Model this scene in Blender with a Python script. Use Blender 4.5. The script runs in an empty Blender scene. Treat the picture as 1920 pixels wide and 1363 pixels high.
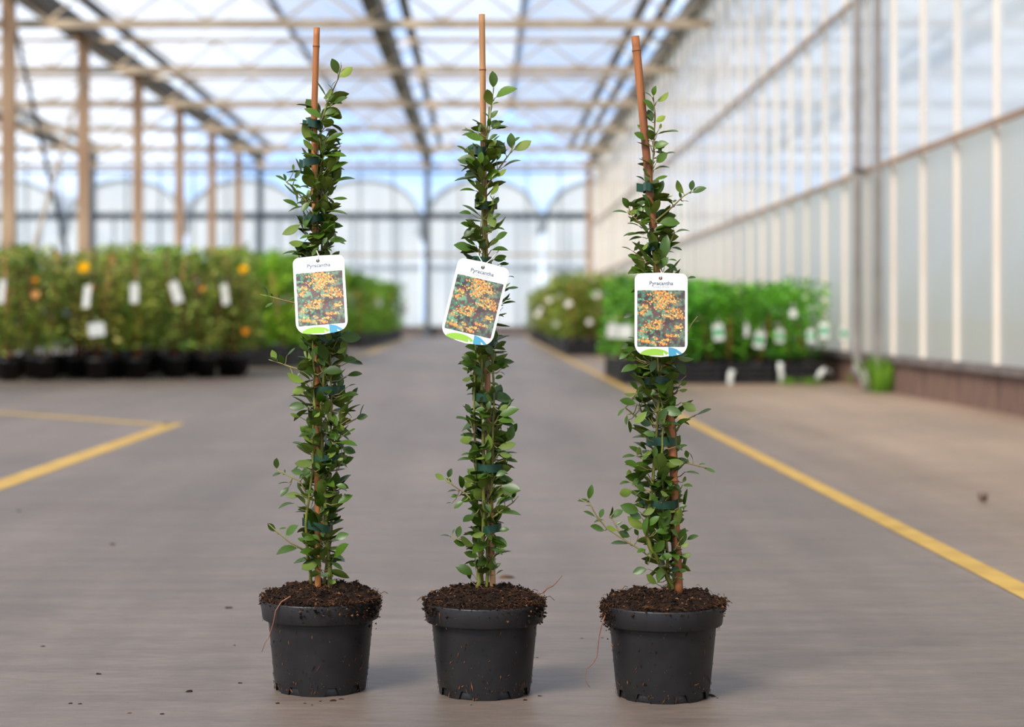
import bpy, bmesh, math, random
import numpy as np
from mathutils import Vector, Matrix, noise

R = random.Random(7)
SC = bpy.context.scene
COL = SC.collection

# ------------------------------------------------------------------ camera, sky, sun, exposure
F_PX, VPX, VPY, CAM_H = 3460.0, 907.0, 593.0, 0.553
cd = bpy.data.cameras.new('camera')
cd.sensor_width = 36.0
cd.lens = F_PX / 1920 * 36.0
cd.shift_x = (960 - VPX) / 1920
cd.shift_y = -(681.5 - VPY) / 1920
cd.clip_end = 500
cd.dof.use_dof = True
cd.dof.focus_distance = 2.69
cd.dof.aperture_fstop = 4.0
cam = bpy.data.objects.new('camera', cd)
cam.location = (0, 0, CAM_H)
cam.rotation_euler = (math.pi / 2, 0, 0)
COL.objects.link(cam)
SC.camera = cam

w = bpy.data.worlds.new('sky')
SC.world = w
w.use_nodes = True
nt = w.node_tree
nt.nodes.clear()
tc = nt.nodes.new('ShaderNodeTexCoord')
mp = nt.nodes.new('ShaderNodeMapping'); mp.inputs['Scale'].default_value = (1.0, 1.0, 2.2)
nz = nt.nodes.new('ShaderNodeTexNoise'); nz.inputs['Scale'].default_value = 2.6
nz.inputs['Detail'].default_value = 5; nz.inputs['Roughness'].default_value = 0.55
cr = nt.nodes.new('ShaderNodeValToRGB')
cr.color_ramp.elements[0].position = 0.42; cr.color_ramp.elements[0].color = (0.36, 0.56, 0.93, 1)
cr.color_ramp.elements[1].position = 0.64; cr.color_ramp.elements[1].color = (1.0, 1.0, 1.0, 1)
bg = nt.nodes.new('ShaderNodeBackground'); bg.inputs['Strength'].default_value = 0.70
wo = nt.nodes.new('ShaderNodeOutputWorld')
nt.links.new(tc.outputs['Generated'], mp.inputs['Vector'])
nt.links.new(mp.outputs['Vector'], nz.inputs['Vector'])
nt.links.new(nz.outputs['Fac'], cr.inputs['Fac'])
nt.links.new(cr.outputs['Color'], bg.inputs['Color'])
nt.links.new(bg.outputs['Background'], wo.inputs['Surface'])

sd = bpy.data.lights.new('sun', 'SUN')
sd.energy = 5.6
sd.angle = math.radians(22)
sd.color = (1.0, 0.94, 0.84)
sun = bpy.data.objects.new('sun', sd)
sun.rotation_euler = Vector((-0.42, -0.55, 0.72)).to_track_quat('Z', 'Y').to_euler()   # high, from behind the camera and the left
COL.objects.link(sun)

SC.view_settings.view_transform = 'Standard'
SC.view_settings.look = 'None'
SC.view_settings.exposure = 1.5
SC.view_settings.gamma = 1.0
SC.view_settings.use_curve_mapping = False
SC.cycles.transparent_max_bounces = 16
SC.cycles.max_bounces = 8
SC.cycles.caustics_reflective = False
SC.cycles.caustics_refractive = False

# ------------------------------------------------------------------ helpers
def W(px, py, Y):
    return Vector(((px - VPX) / F_PX * Y, Y, CAM_H - (py - VPY) / F_PX * Y))

def srgb(r, g, b):
    f = lambda c: (c / 255 / 12.92) if c <= 10 else ((c / 255 + 0.055) / 1.055) ** 2.4
    return (f(r), f(g), f(b), 1)

MATS = {}
def mat(name, col, rough=0.6, spec=0.4, col2=None, scale=8.0, stretch=(1, 1, 1), bump=0.0, metal=0.0,
        detail=4.0, lo=0.35, hi=0.65, objcol=False, transl=0.0, objrand=0.0, coord='Object'):
    m = bpy.data.materials.new(name); m.use_nodes = True
    t = m.node_tree; b = t.nodes['Principled BSDF']; out = t.nodes['Material Output']
    b.inputs['Roughness'].default_value = rough
    b.inputs['Specular IOR Level'].default_value = spec
    b.inputs['Metallic'].default_value = metal
    c_out = None
    tcn = t.nodes.new('ShaderNodeTexCoord'); mpn = t.nodes.new('ShaderNodeMapping')
    mpn.inputs['Scale'].default_value = stretch
    t.links.new(tcn.outputs[coord], mpn.inputs['Vector'])
    n = t.nodes.new('ShaderNodeTexNoise'); n.inputs['Scale'].default_value = scale; n.inputs['Detail'].default_value = detail
    t.links.new(mpn.outputs['Vector'], n.inputs['Vector'])
    r = t.nodes.new('ShaderNodeValToRGB')
    r.color_ramp.elements[0].position = lo; r.color_ramp.elements[1].position = hi
    r.color_ramp.elements[0].color = col; r.color_ramp.elements[1].color = col2 or col
    t.links.new(n.outputs['Fac'], r.inputs['Fac'])
    c_out = r.outputs['Color']
    if objcol:
        oi = t.nodes.new('ShaderNodeObjectInfo')
        mx = t.nodes.new('ShaderNodeMix'); mx.data_type = 'RGBA'; mx.blend_type = 'MULTIPLY'
        mx.inputs['Factor'].default_value = 1.0
        t.links.new(c_out, mx.inputs['A']); t.links.new(oi.outputs['Color'], mx.inputs['B'])
        c_out = mx.outputs['Result']
    t.links.new(c_out, b.inputs['Base Color'])
    if bump:
        bp = t.nodes.new('ShaderNodeBump'); bp.inputs['Strength'].default_value = bump; bp.inputs['Distance'].default_value = 0.01
        t.links.new(n.outputs['Fac'], bp.inputs['Height']); t.links.new(bp.outputs['Normal'], b.inputs['Normal'])
    if transl:
        tr = t.nodes.new('ShaderNodeBsdfTranslucent'); ms = t.nodes.new('ShaderNodeMixShader')
        ms.inputs['Fac'].default_value = transl
        t.links.new(c_out, tr.inputs['Color'])
        t.links.new(b.outputs['BSDF'], ms.inputs[1]); t.links.new(tr.outputs['BSDF'], ms.inputs[2])
        t.links.new(ms.outputs['Shader'], out.inputs['Surface'])
    MATS[name] = m
    return m

def pane_mat(name, transp, tint, diff, gloss_rough=0.06, tl=0.65, fres=1.45, var=0.05, gmax=0.7):
    """glass sheet with a chalk wash: part clear, part scattering, glossy at grazing angles"""
    m = bpy.data.materials.new(name); m.use_nodes = True
    t = m.node_tree; t.nodes.clear()
    out = t.nodes.new('ShaderNodeOutputMaterial')
    tp = t.nodes.new('ShaderNodeBsdfTransparent'); tp.inputs['Color'].default_value = tint
    tr = t.nodes.new('ShaderNodeBsdfTranslucent'); tr.inputs['Color'].default_value = diff
    df = t.nodes.new('ShaderNodeBsdfDiffuse'); df.inputs['Color'].default_value = diff
    gl = t.nodes.new('ShaderNodeBsdfGlossy'); gl.inputs['Roughness'].default_value = gloss_rough
    m1 = t.nodes.new('ShaderNodeMixShader'); m1.inputs['Fac'].default_value = tl
    t.links.new(df.outputs[0], m1.inputs[1]); t.links.new(tr.outputs[0], m1.inputs[2])
    m2 = t.nodes.new('ShaderNodeMixShader')
    tcn = t.nodes.new('ShaderNodeTexCoord')
    n = t.nodes.new('ShaderNodeTexNoise'); n.inputs['Scale'].default_value = 1.3; n.inputs['Detail'].default_value = 3
    mr = t.nodes.new('ShaderNodeMapRange')
    mr.inputs['From Min'].default_value = 0.3; mr.inputs['From Max'].default_value = 0.7
    mr.inputs['To Min'].default_value = 1 - transp - var; mr.inputs['To Max'].default_value = min(1, 1 - transp + var)
    t.links.new(tcn.outputs['Object'], n.inputs['Vector']); t.links.new(n.outputs['Fac'], mr.inputs['Value'])
    t.links.new(mr.outputs['Result'], m2.inputs['Fac'])
    t.links.new(tp.outputs[0], m2.inputs[1]); t.links.new(m1.outputs[0], m2.inputs[2])
    # Schlick reflectance, the same on both faces of a thin sheet
    ge = t.nodes.new('ShaderNodeNewGeometry')
    dt = t.nodes.new('ShaderNodeVectorMath'); dt.operation = 'DOT_PRODUCT'
    t.links.new(ge.outputs['Incoming'], dt.inputs[0]); t.links.new(ge.outputs['Normal'], dt.inputs[1])
    def mth(op, a, b_=None):
        n_ = t.nodes.new('ShaderNodeMath'); n_.operation = op
        for k, v in enumerate((a, b_)):
            if v is None: continue
            if isinstance(v, (int, float)): n_.inputs[k].default_value = v
            else: t.links.new(v, n_.inputs[k])
        return n_.outputs[0]
    f0 = ((fres - 1) / (fres + 1)) ** 2
    pw = mth('POWER', mth('SUBTRACT', 1.0, mth('ABSOLUTE', dt.outputs['Value'])), 5.0)
    fac = mth('ADD', mth('MULTIPLY', pw, gmax), f0)
    m3 = t.nodes.new('ShaderNodeMixShader')
    t.links.new(fac, m3.inputs['Fac'])
    t.links.new(m2.outputs[0], m3.inputs[1]); t.links.new(gl.outputs[0], m3.inputs[2])
    t.links.new(m3.outputs[0], out.inputs['Surface'])
    MATS[name] = m
    return m

def link(o, parent=None):
    COL.objects.link(o)
    if parent is not None:
        o.parent = parent
    return o

def tag(o, label, cat, group=None):
    o['label'] = label; o['category'] = cat
    if group: o['group'] = group
    return o

def empty(name, loc, label=None, cat=None, group=None):
    o = bpy.data.objects.new(name, None); o.empty_display_size = 0.1
    o.location = loc; COL.objects.link(o)
    if label: tag(o, label, cat, group)
    return o

class MB:
    """collects verts and faces in local coordinates, with a material slot and smooth flag per face"""
    def __init__(self):
        self.v = []; self.f = []; self.m = []; self.s = []
    def add(self, vs, fs, mi=0, smooth=False):
        o = len(self.v)
        self.v += [tuple(p) for p in vs]
        for f in fs:
            self.f.append(tuple(i + o for i in f)); self.m.append(mi); self.s.append(smooth)
    def box(self, x0, x1, y0, y1, z0, z1, mi=0):
        vs = [(x, y, z) for z in (z0, z1) for y in (y0, y1) for x in (x0, x1)]
        self.add(vs, [(0, 2, 3, 1), (4, 5, 7, 6), (0, 1, 5, 4), (2, 6, 7, 3), (0, 4, 6, 2), (1, 3, 7, 5)], mi)
    def beam(self, a, b, wx, wz, mi=0):
        a = Vector(a); b = Vector(b); d = (b - a).normalized()
        up = Vector((0, 0, 1)) if abs(d.z) < 0.95 else Vector((0, 1, 0))
        s = d.cross(up).normalized() * (wx / 2); u = s.cross(d).normalized() * (wz / 2)
        vs = [a - s - u, a + s - u, a + s + u, a - s + u, b - s - u, b + s - u, b + s + u, b - s + u]
        self.add(vs, [(0, 3, 2, 1), (4, 5, 6, 7), (0, 1, 5, 4), (1, 2, 6, 5), (2, 3, 7, 6), (3, 0, 4, 7)], mi)
    def tube(self, pts, rad, n=8, mi=0, cap=True):
        pts = [Vector(p) for p in pts]
        if not hasattr(rad, '__len__'): rad = [rad] * len(pts)
        rings = []; ref = None
        for i, p in enumerate(pts):
            d = (pts[min(i + 1, len(pts) - 1)] - pts[max(i - 1, 0)]).normalized()
            if ref is None:
                ref = d.orthogonal().normalized()
            ref = (ref - d * ref.dot(d)).normalized(); q = d.cross(ref)
            rings.append([p + (ref * math.cos(2 * math.pi * k / n) + q * math.sin(2 * math.pi * k / n)) * rad[i] for k in range(n)])
        vs = [v for r in rings for v in r]; fs = []
        for i in range(len(pts) - 1):
            for k in range(n):
                fs.append((i * n + k, i * n + (k + 1) % n, (i + 1) * n + (k + 1) % n, (i + 1) * n + k))
        self.add(vs, fs, mi, True)
        if cap:
            o = len(self.v) - len(vs)
            self.f += [tuple(o + k for k in range(n))[::-1], tuple(o + (len(pts) - 1) * n + k for k in range(n))]
            self.m += [mi, mi]; self.s += [False, False]
    def lathe(self, prof, n=48, mi=0, smooth=True):
        vs = [(r * math.cos(2 * math.pi * k / n), r * math.sin(2 * math.pi * k / n), z) for r, z in prof for k in range(n)]
        fs = [(i * n + k, i * n + (k + 1) % n, (i + 1) * n + (k + 1) % n, (i + 1) * n + k) for i in range(len(prof) - 1) for k in range(n)]
        self.add(vs, fs, mi, smooth)
    def mesh(self, name, mats):
        me = bpy.data.meshes.new(name)
        me.from_pydata(self.v, [], self.f)
        for m in (mats if isinstance(mats, (list, tuple)) else [mats]):
            me.materials.append(MATS[m] if isinstance(m, str) else m)
        me.polygons.foreach_set('material_index', self.m)
        me.polygons.foreach_set('use_smooth', self.s)
        me.update()
        return me
    def build(self, name, mats, parent=None, loc=None):
        o = bpy.data.objects.new(name, self.mesh(name, mats))
        link(o, parent)
        if loc is not None: o.location = loc
        return o

def inst(name, me, parent=None, loc=(0, 0, 0), rot=None, scale=None):
    o = bpy.data.objects.new(name, me); link(o, parent)
    o.location = loc
    if rot is not None: o.rotation_euler = rot
    if scale is not None: o.scale = scale if hasattr(scale, '__len__') else (scale,) * 3
    return o

# ------------------------------------------------------------------ materials
mat('steel', srgb(168, 152, 132), 0.5, 0.4, srgb(150, 130, 106), 3.0)
mat('column_steel', srgb(176, 148, 118), 0.5, 0.4, srgb(146, 112, 84), 2.0, (1, 1, 0.4))
mat('gutter_metal', srgb(74, 70, 68), 0.5, 0.4, srgb(96, 88, 82), 2.0)
mat('dark_steel', srgb(70, 78, 86), 0.5, 0.4, srgb(92, 98, 104), 2.0)
mat('alu', srgb(232, 216, 198), 0.45, 0.4, srgb(240, 228, 214), 1.5)
mat('bar_grey', srgb(196, 194, 192), 0.5, 0.4, srgb(180, 178, 176), 1.5)
mat('rail_brown', srgb(172, 142, 120), 0.6, 0.3, srgb(150, 122, 100), 2.0)
mat('sill_grey', srgb(120, 108, 102), 0.7, 0.3, srgb(96, 88, 84), 4.0)
mat('brown_board', srgb(128, 100, 86), 0.75, 0.25, srgb(96, 74, 64), 6.0, (1, 1, 0.25), 0.2)
mat('pipe_grey', srgb(150, 142, 136), 0.45, 0.4, srgb(128, 120, 114), 4.0)
mat('yellow_paint', srgb(184, 146, 66), 0.6, 0.3, srgb(158, 122, 52), 9.0, detail=8, lo=0.4, hi=0.75)
mat('black_plastic', srgb(25, 24, 25), 0.42, 0.4, srgb(34, 32, 32), 30.0, bump=0.05)
mat('crate_black', srgb(26, 24, 25), 0.5, 0.35, srgb(36, 33, 32), 12.0)
mat('soil', srgb(19, 13, 10), 0.95, 0.1, srgb(44, 30, 22), 90.0, bump=0.8, detail=8)
mat('soil_crumb', srgb(18, 12, 9), 0.95, 0.1, srgb(54, 37, 26), 60.0)
mat('fibre', srgb(98, 66, 42), 0.9, 0.1, srgb(56, 36, 24), 80.0)
mat('chip', srgb(128, 88, 58), 0.9, 0.1, srgb(72, 45, 29), 120.0)
mat('root', srgb(118, 74, 58), 0.8, 0.2, srgb(140, 96, 74), 60.0)
mat('bamboo', srgb(186, 118, 62), 0.5, 0.4, srgb(150, 88, 44), 60.0, (1, 1, 0.06), 0.15)
mat('bamboo_red', srgb(166, 102, 58), 0.55, 0.35, srgb(122, 72, 40), 60.0, (1, 1, 0.08), 0.15)
mat('bamboo_pale', srgb(190, 142, 96), 0.55, 0.35, srgb(150, 100, 62), 60.0, (1, 1, 0.08), 0.15)
mat('cane_node', srgb(128, 78, 46), 0.6, 0.3)
mat('stem', srgb(112, 118, 44), 0.6, 0.3, srgb(92, 84, 36), 40.0)
mat('twig', srgb(128, 132, 70), 0.6, 0.3, srgb(120, 96, 62), 50.0)
mat('tie_green', srgb(20, 68, 44), 0.45, 0.4, srgb(15, 54, 34), 20.0)
mat('leaf_top', srgb(82, 108, 27), 0.38, 0.42, srgb(52, 80, 19), 60.0, objcol=True, transl=0.12)
mat('leaf_under', srgb(128, 142, 62), 0.55, 0.3, srgb(106, 124, 48), 60.0, objcol=True, transl=0.12)
mat('midrib', srgb(140, 168, 80), 0.5, 0.35, objcol=True)
mat('card_white', srgb(246, 244, 240), 0.4, 0.4, srgb(240, 238, 234), 20.0)
mat('ink_slate', srgb(70, 84, 104), 0.5, 0.3)
mat('ink_grey', srgb(146, 150, 158), 0.5, 0.3)
mat('ink_green', srgb(146, 190, 66), 0.45, 0.3)
mat('ink_blue', srgb(78, 152, 182), 0.45, 0.3)
mat('string', srgb(228, 224, 214), 0.7, 0.2)
mat('rose_leaf', srgb(72, 100, 40), 0.5, 0.35, srgb(164, 164, 82), 7.0, lo=0.42, hi=0.60, transl=0.2, objcol=True)
mat('shrub_leaf', srgb(80, 130, 28), 0.5, 0.35, srgb(160, 194, 62), 6.0, lo=0.42, hi=0.60, transl=0.25, objcol=True)
mat('deep_leaf', srgb(54, 100, 30), 0.5, 0.35, srgb(126, 172, 60), 8.0, lo=0.42, hi=0.60, transl=0.2, objcol=True)
mat('red_stem', srgb(118, 76, 52), 0.7, 0.2, srgb(92, 62, 40), 20.0)
mat('cane_bg', srgb(184, 124, 74), 0.6, 0.3, srgb(160, 104, 60), 10.0)
mat('petal_yellow', srgb(255, 206, 20), 0.6, 0.2, transl=0.2)
mat('petal_orange', srgb(244, 166, 40), 0.6, 0.2, transl=0.2)
mat('petal_peach', srgb(240, 190, 120), 0.6, 0.2, transl=0.2)
mat('petal_white', srgb(250, 246, 236), 0.6, 0.2, transl=0.2)
mat('label_white', srgb(206, 206, 198), 0.5, 0.3)
mat('label_green', srgb(40, 150, 92), 0.5, 0.3)
mat('weed', srgb(118, 160, 44), 0.6, 0.3, srgb(90, 132, 34), 9.0, transl=0.2)
mat('film_white', srgb(160, 162, 164), 0.5, 0.3, srgb(146, 150, 156), 0.6, transl=0.25)
mat('outside_ground', srgb(120, 122, 104), 0.9, 0.1, srgb(104, 108, 86), 0.3)
pane_mat('roof_pane', 0.32, (0.97, 0.98, 1, 1), (0.22, 0.235, 0.26, 1), 0.2, 0.90, 1.10, 0.02, 0.12)
pane_mat('clear_pane', 0.92, (0.93, 0.96, 0.98, 1), (0.8, 0.85, 0.88, 1), 0.03)
pane_mat('end_pane', 0.78, (0.93, 0.96, 0.99, 1), (0.86, 0.89, 0.92, 1), 0.05)
pane_mat('side_pane', 0.06, (0.9, 0.95, 0.92, 1), (0.63, 0.55, 0.425, 1), 0.3, 0.80, 1.1)
pane_mat('upper_pane', 0.16, (0.98, 0.96, 0.92, 1), (0.74, 0.70, 0.64, 1), 0.05, 0.85, 1.5, 0.05, 0.95)

def floor_material():
    m = bpy.data.materials.new('concrete'); m.use_nodes = True
    t = m.node_tree; b = t.nodes['Principled BSDF']
    geo = t.nodes.new('ShaderNodeNewGeometry')
    def nse(scale, stretch, detail=6, rough=0.6):
        mpn = t.nodes.new('ShaderNodeMapping'); mpn.inputs['Scale'].default_value = stretch
        t.links.new(geo.outputs['Position'], mpn.inputs['Vector'])
        n = t.nodes.new('ShaderNodeTexNoise'); n.inputs['Scale'].default_value = scale
        n.inputs['Detail'].default_value = detail; n.inputs['Roughness'].default_value = rough
        t.links.new(mpn.outputs['Vector'], n.inputs['Vector'])
        return n.outputs['Fac']
    def ramp(f, p0, c0, p1, c1):
        r = t.nodes.new('ShaderNodeValToRGB')
        r.color_ramp.elements[0].position = p0; r.color_ramp.elements[0].color = c0
        r.color_ramp.elements[1].position = p1; r.color_ramp.elements[1].color = c1
        t.links.new(f, r.inputs['Fac']); return r.outputs['Color']
    def mix(a, bb, fac, mode='MULTIPLY'):
        x = t.nodes.new('ShaderNodeMix'); x.data_type = 'RGBA'; x.blend_type = mode
        if hasattr(fac, 'default_value') or not isinstance(fac, float): t.links.new(fac, x.inputs['Factor'])
        else: x.inputs['Factor'].default_value = fac
        t.links.new(a, x.inputs['A']); t.links.new(bb, x.inputs['B']); return x.outputs['Result']
    big = nse(0.55, (1, 0.5, 1), 3)
    c = ramp(big, 0.35, srgb(101, 90, 81), 0.68, srgb(123, 109, 98))
    c_r = ramp(big, 0.35, srgb(140, 119, 99), 0.68, srgb(160, 137, 116))      # warm sun glow on the right side, painted into the concrete colour
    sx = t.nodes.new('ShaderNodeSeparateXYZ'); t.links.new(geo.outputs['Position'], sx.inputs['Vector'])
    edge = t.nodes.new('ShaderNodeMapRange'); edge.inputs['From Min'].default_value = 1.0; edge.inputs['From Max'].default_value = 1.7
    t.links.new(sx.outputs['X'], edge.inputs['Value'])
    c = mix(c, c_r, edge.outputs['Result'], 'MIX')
    strk = nse(2.2, (1.0, 6.0, 1), 6, 0.65)
    c = mix(c, ramp(strk, 0.3, (0.86, 0.84, 0.83, 1), 0.7, (1.05, 1.05, 1.05, 1)), 1.0)
    tyre = nse(3.0, (1.0, 0.06, 1), 4, 0.6)
    c = mix(c, ramp(tyre, 0.35, (0.80, 0.79, 0.79, 1), 0.6, (1.06, 1.04, 1.04, 1)), 0.9)
    fine = nse(60.0, (0.35, 1.2, 1), 6, 0.7)
    c = mix(c, ramp(fine, 0.3, (0.72, 0.71, 0.70, 1), 0.7, (1.15, 1.15, 1.15, 1)), 0.75)
    band = nse(9.0, (0.35, 1.6, 1), 5, 0.65)
    c = mix(c, ramp(band, 0.35, (0.80, 0.79, 0.79, 1), 0.62, (1.08, 1.08, 1.08, 1)), 0.8)
    # a damp brown mark left across the aisle
    mv = t.nodes.new('ShaderNodeMapping'); mv.inputs['Location'].default_value = (1.05, -72.5, 0); mv.inputs['Scale'].default_value = (2.4, 5.9, 0)
    t.links.new(geo.outputs['Position'], mv.inputs['Vector'])
    ln = t.nodes.new('ShaderNodeVectorMath'); ln.operation = 'LENGTH'; t.links.new(mv.outputs['Vector'], ln.inputs[0])
    ad = t.nodes.new('ShaderNodeMath'); ad.operation = 'MULTIPLY_ADD'; ad.inputs[1].default_value = 1.0
    t.links.new(ln.outputs['Value'], ad.inputs[0]); t.links.new(strk, ad.inputs[2])
    c = mix(c, ramp(ad.outputs[0], 0.75, (0.62, 0.56, 0.54, 1), 1.0, (1, 1, 1, 1)), 0.9)
    red = nse(0.9, (0.5, 1.4, 1), 4)
    c = mix(c, ramp(red, 0.60, (1, 1, 1, 1), 0.74, (0.86, 0.76, 0.71, 1)), 0.7)
    t.links.new(c, b.inputs['Base Color'])
    rr = t.nodes.new('ShaderNodeMapRange'); rr.inputs['To Min'].default_value = 0.40; rr.inputs['To Max'].default_value = 0.62
    t.links.new(strk, rr.inputs['Value']); t.links.new(rr.outputs['Result'], b.inputs['Roughness'])
    b.inputs['Specular IOR Level'].default_value = 0.34
    bp = t.nodes.new('ShaderNodeBump'); bp.inputs['Strength'].default_value = 0.25; bp.inputs['Distance'].default_value = 0.004
    t.links.new(fine, bp.inputs['Height']); t.links.new(bp.outputs['Normal'], b.inputs['Normal'])
    MATS['concrete'] = m
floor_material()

# ------------------------------------------------------------------ the setting
XW = 2.97; BAY = 4.51; Y_END = 49.9; Y_FRONT = -7.3; Z_GUT = 4.85; Z_RIDGE = 6.2; Z_PLINTH = 0.25
GX = [XW - BAY * k for k in range(5)]          # gutter lines, from the right wall leftwards
TY = [Y_END - 4.4 * k for k in range(1, 12)]   # truss positions
X_LEFT = GX[-1]

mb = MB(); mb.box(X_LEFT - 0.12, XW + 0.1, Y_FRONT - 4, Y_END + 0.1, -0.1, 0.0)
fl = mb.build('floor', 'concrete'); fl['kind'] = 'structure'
mb = MB(); mb.box(-160, 160, -60, 260, -0.3, -0.12)
gr = mb.build('outside_ground', 'outside_ground'); gr['kind'] = 'structure'

def painted_line(a, b, wd, label):
    a = Vector(a); b = Vector(b); d = (b - a).normalized(); s = Vector((-d.y, d.x, 0)) * wd / 2
    n = max(2, int((b - a).length / 0.4)); m = MB(); vs = []
    for i in range(n + 1):
        p = a.lerp(b, i / n); j = (R.random() - .5) * 0.004
        vs += [p - s * (1 + j * 8) + Vector((0, 0, 0.0015)), p + s * (1 - j * 8) + Vector((0, 0, 0.0015))]
    m.add(vs, [(2 * i, 2 * i + 2, 2 * i + 3, 2 * i + 1)[::-1] for i in range(n)])
    o = m.build('floor_marking', 'yellow_paint')
    return tag(o, label, 'floor line', 'yellow floor lines')
painted_line((1.085, 2.2, 0), (1.085, 49, 0), 0.062, 'long yellow painted line along the aisle towards the right bed')
painted_line((-1.585, 2.2, 0), (-1.585, 9.5, 0), 0.10, 'bold yellow painted line at the left, ending in a corner')
painted_line((-1.60, 9.36, 0), (-3.6, 11.45, 0), 0.10, 'thin yellow painted line slanting away from the left corner')
painted_line((-1.70, 22, 0), (-1.86, 49, 0), 0.09, 'faint far yellow painted line beside the crates left of the aisle')

# right wall: plinth boards, sill, mullions, rails and panes
wr = MB(); wr.box(XW + 0.03, XW + 0.09, Y_FRONT, Y_END, 0, Z_PLINTH)
wall_r = wr.build('wall_right', 'brown_board'); wall_r['kind'] = 'structure'
bme = MB(); bme.box(-0.018, 0.018, 0.004, 0.896, 0.0, Z_PLINTH - 0.03)
bme = bme.mesh('board', 'brown_board')
MULL = [10.7 + 0.9 * k for k in range(-12, 44)]
for y in MULL[:-1]:
    inst('board', bme, wall_r, (XW + 0.012 + R.uniform(-.004, .004), y, 0))
mb = MB(); mb.box(XW - 0.04, XW + 0.1, Y_FRONT, Y_END, Z_PLINTH - 0.03, Z_PLINTH + 0.02); mb.build('sill', 'sill_grey', wall_r)
mme = MB(); mme.box(-0.012, 0.02, -0.016, 0.016, Z_PLINTH + 0.02, Z_GUT); mme = mme.mesh('mullion', 'alu')
for y in MULL: inst('mullion', mme, wall_r, (XW, y, 0))
ROWS = [(Z_PLINTH + 0.02, 1.67), (1.67, 3.05), (3.05, Z_GUT)]
for z0, z1 in ROWS:
    p = MB(); p.add([(0, 0.015, z0), (0, 0.885, z0), (0, 0.885, z1), (0, 0.015, z1)], [(0, 1, 2, 3)])
    pm = p.mesh('pane', 'side_pane' if z0 < 1 else 'upper_pane')
    for y in MULL[:-1]:
        inst('pane', pm, wall_r, (XW + 0.015, y, 0), (0, 0, R.uniform(-.004, .004)))
for z in (1.67, 3.05):
    mb = MB(); mb.beam((XW - 0.03, Y_FRONT, z), (XW - 0.03, Y_END, z), 0.028, 0.036); mb.build('rail', 'rail_brown', wall_r)

# left wall, beyond the picture's edge
wl = MB(); wl.box(X_LEFT - 0.09, X_LEFT - 0.02, Y_FRONT, Y_END, 0, Z_PLINTH)
wall_l = wl.build('wall_left', 'brown_board'); wall_l['kind'] = 'structure'
LP = (Y_END - Y_FRONT) / 32
ml = MB(); ml.box(-0.03, 0.0, -0.02, 0.02, Z_PLINTH, Z_GUT); ml = ml.mesh('mullion', 'alu')
for z0, z1 in ((Z_PLINTH, 2.4), (2.4, Z_GUT)):
    p = MB(); p.add([(0, 0.02, z0), (0, LP - 0.02, z0), (0, LP - 0.02, z1), (0, 0.02, z1)], [(0, 1, 2, 3)]); pm = p.mesh('pane', 'end_pane')
    for k in range(32): inst('pane', pm, wall_l, (X_LEFT - 0.04, Y_FRONT + LP * k, 0))
for k in range(33): inst('mullion', ml, wall_l, (X_LEFT - 0.02, Y_FRONT + LP * k, 0))
mb = MB(); mb.box(X_LEFT - 0.06, X_LEFT - 0.01, Y_FRONT, Y_END, 2.37, 2.43); mb.build('rail', 'rail_brown', wall_l)

# end wall
ew = MB(); ew.box(X_LEFT, XW, Y_END, Y_END + 0.12, 0, Z_PLINTH + 0.05)
wall_e = ew.build('wall_far', 'sill_grey'); wall_e['kind'] = 'structure'
zr = [Z_PLINTH + 0.05, 2.22, 3.26, 4.46]
for i in range(4):
    for k in range(5):
        x0 = GX[i + 1] + BAY * k / 5; x1 = x0 + BAY / 5
        mb = MB(); mb.box(x0 - 0.018, x0 + 0.018, Y_END - 0.02, Y_END + 0.05, zr[0], Z_GUT if k else Z_GUT); mb.build('mullion', 'dark_steel', wall_e)
        for j in range(3):
            mb = MB(); mb.add([(x0 + .018, Y_END, zr[j]), (x1 - .018, Y_END, zr[j]), (x1 - .018, Y_END, zr[j + 1]), (x0 + .018, Y_END, zr[j + 1])], [(0, 1, 2, 3)])
            mb.build('pane', 'end_pane', wall_e)
        def gz(x):
            u = (x - GX[i + 1]) / BAY
            return Z_GUT + (Z_RIDGE - Z_GUT) * (1 - abs(2 * u - 1))
        pts = [(x0 + .018, Y_END, zr[3]), (x1 - .018, Y_END, zr[3]), (x1 - .018, Y_END, gz(x1))]
        if k == 2: pts.append(((x0 + x1) / 2, Y_END, Z_RIDGE))
        pts.append((x0 + .018, Y_END, gz(x0)))
        mb = MB(); mb.add(pts, [tuple(range(len(pts)))]); mb.build('pane', 'clear_pane', wall_e)
    for a, b in ((GX[i + 1], GX[i + 1] + BAY / 2), (GX[i], GX[i] - BAY / 2)):
        mb = MB(); mb.beam((a, Y_END, Z_GUT), (b, Y_END, Z_RIDGE), 0.06, 0.08); mb.build('verge', 'steel', wall_e)
for z, h, m_ in ((2.22, 0.07, 'steel'), (3.26, 0.20, 'dark_steel'), (4.46, 0.07, 'dark_steel')):
    mb = MB(); mb.box(X_LEFT, XW, Y_END - 0.07, Y_END - 0.02, z - h / 2, z + h / 2); mb.build('rail', m_, wall_e)

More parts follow.
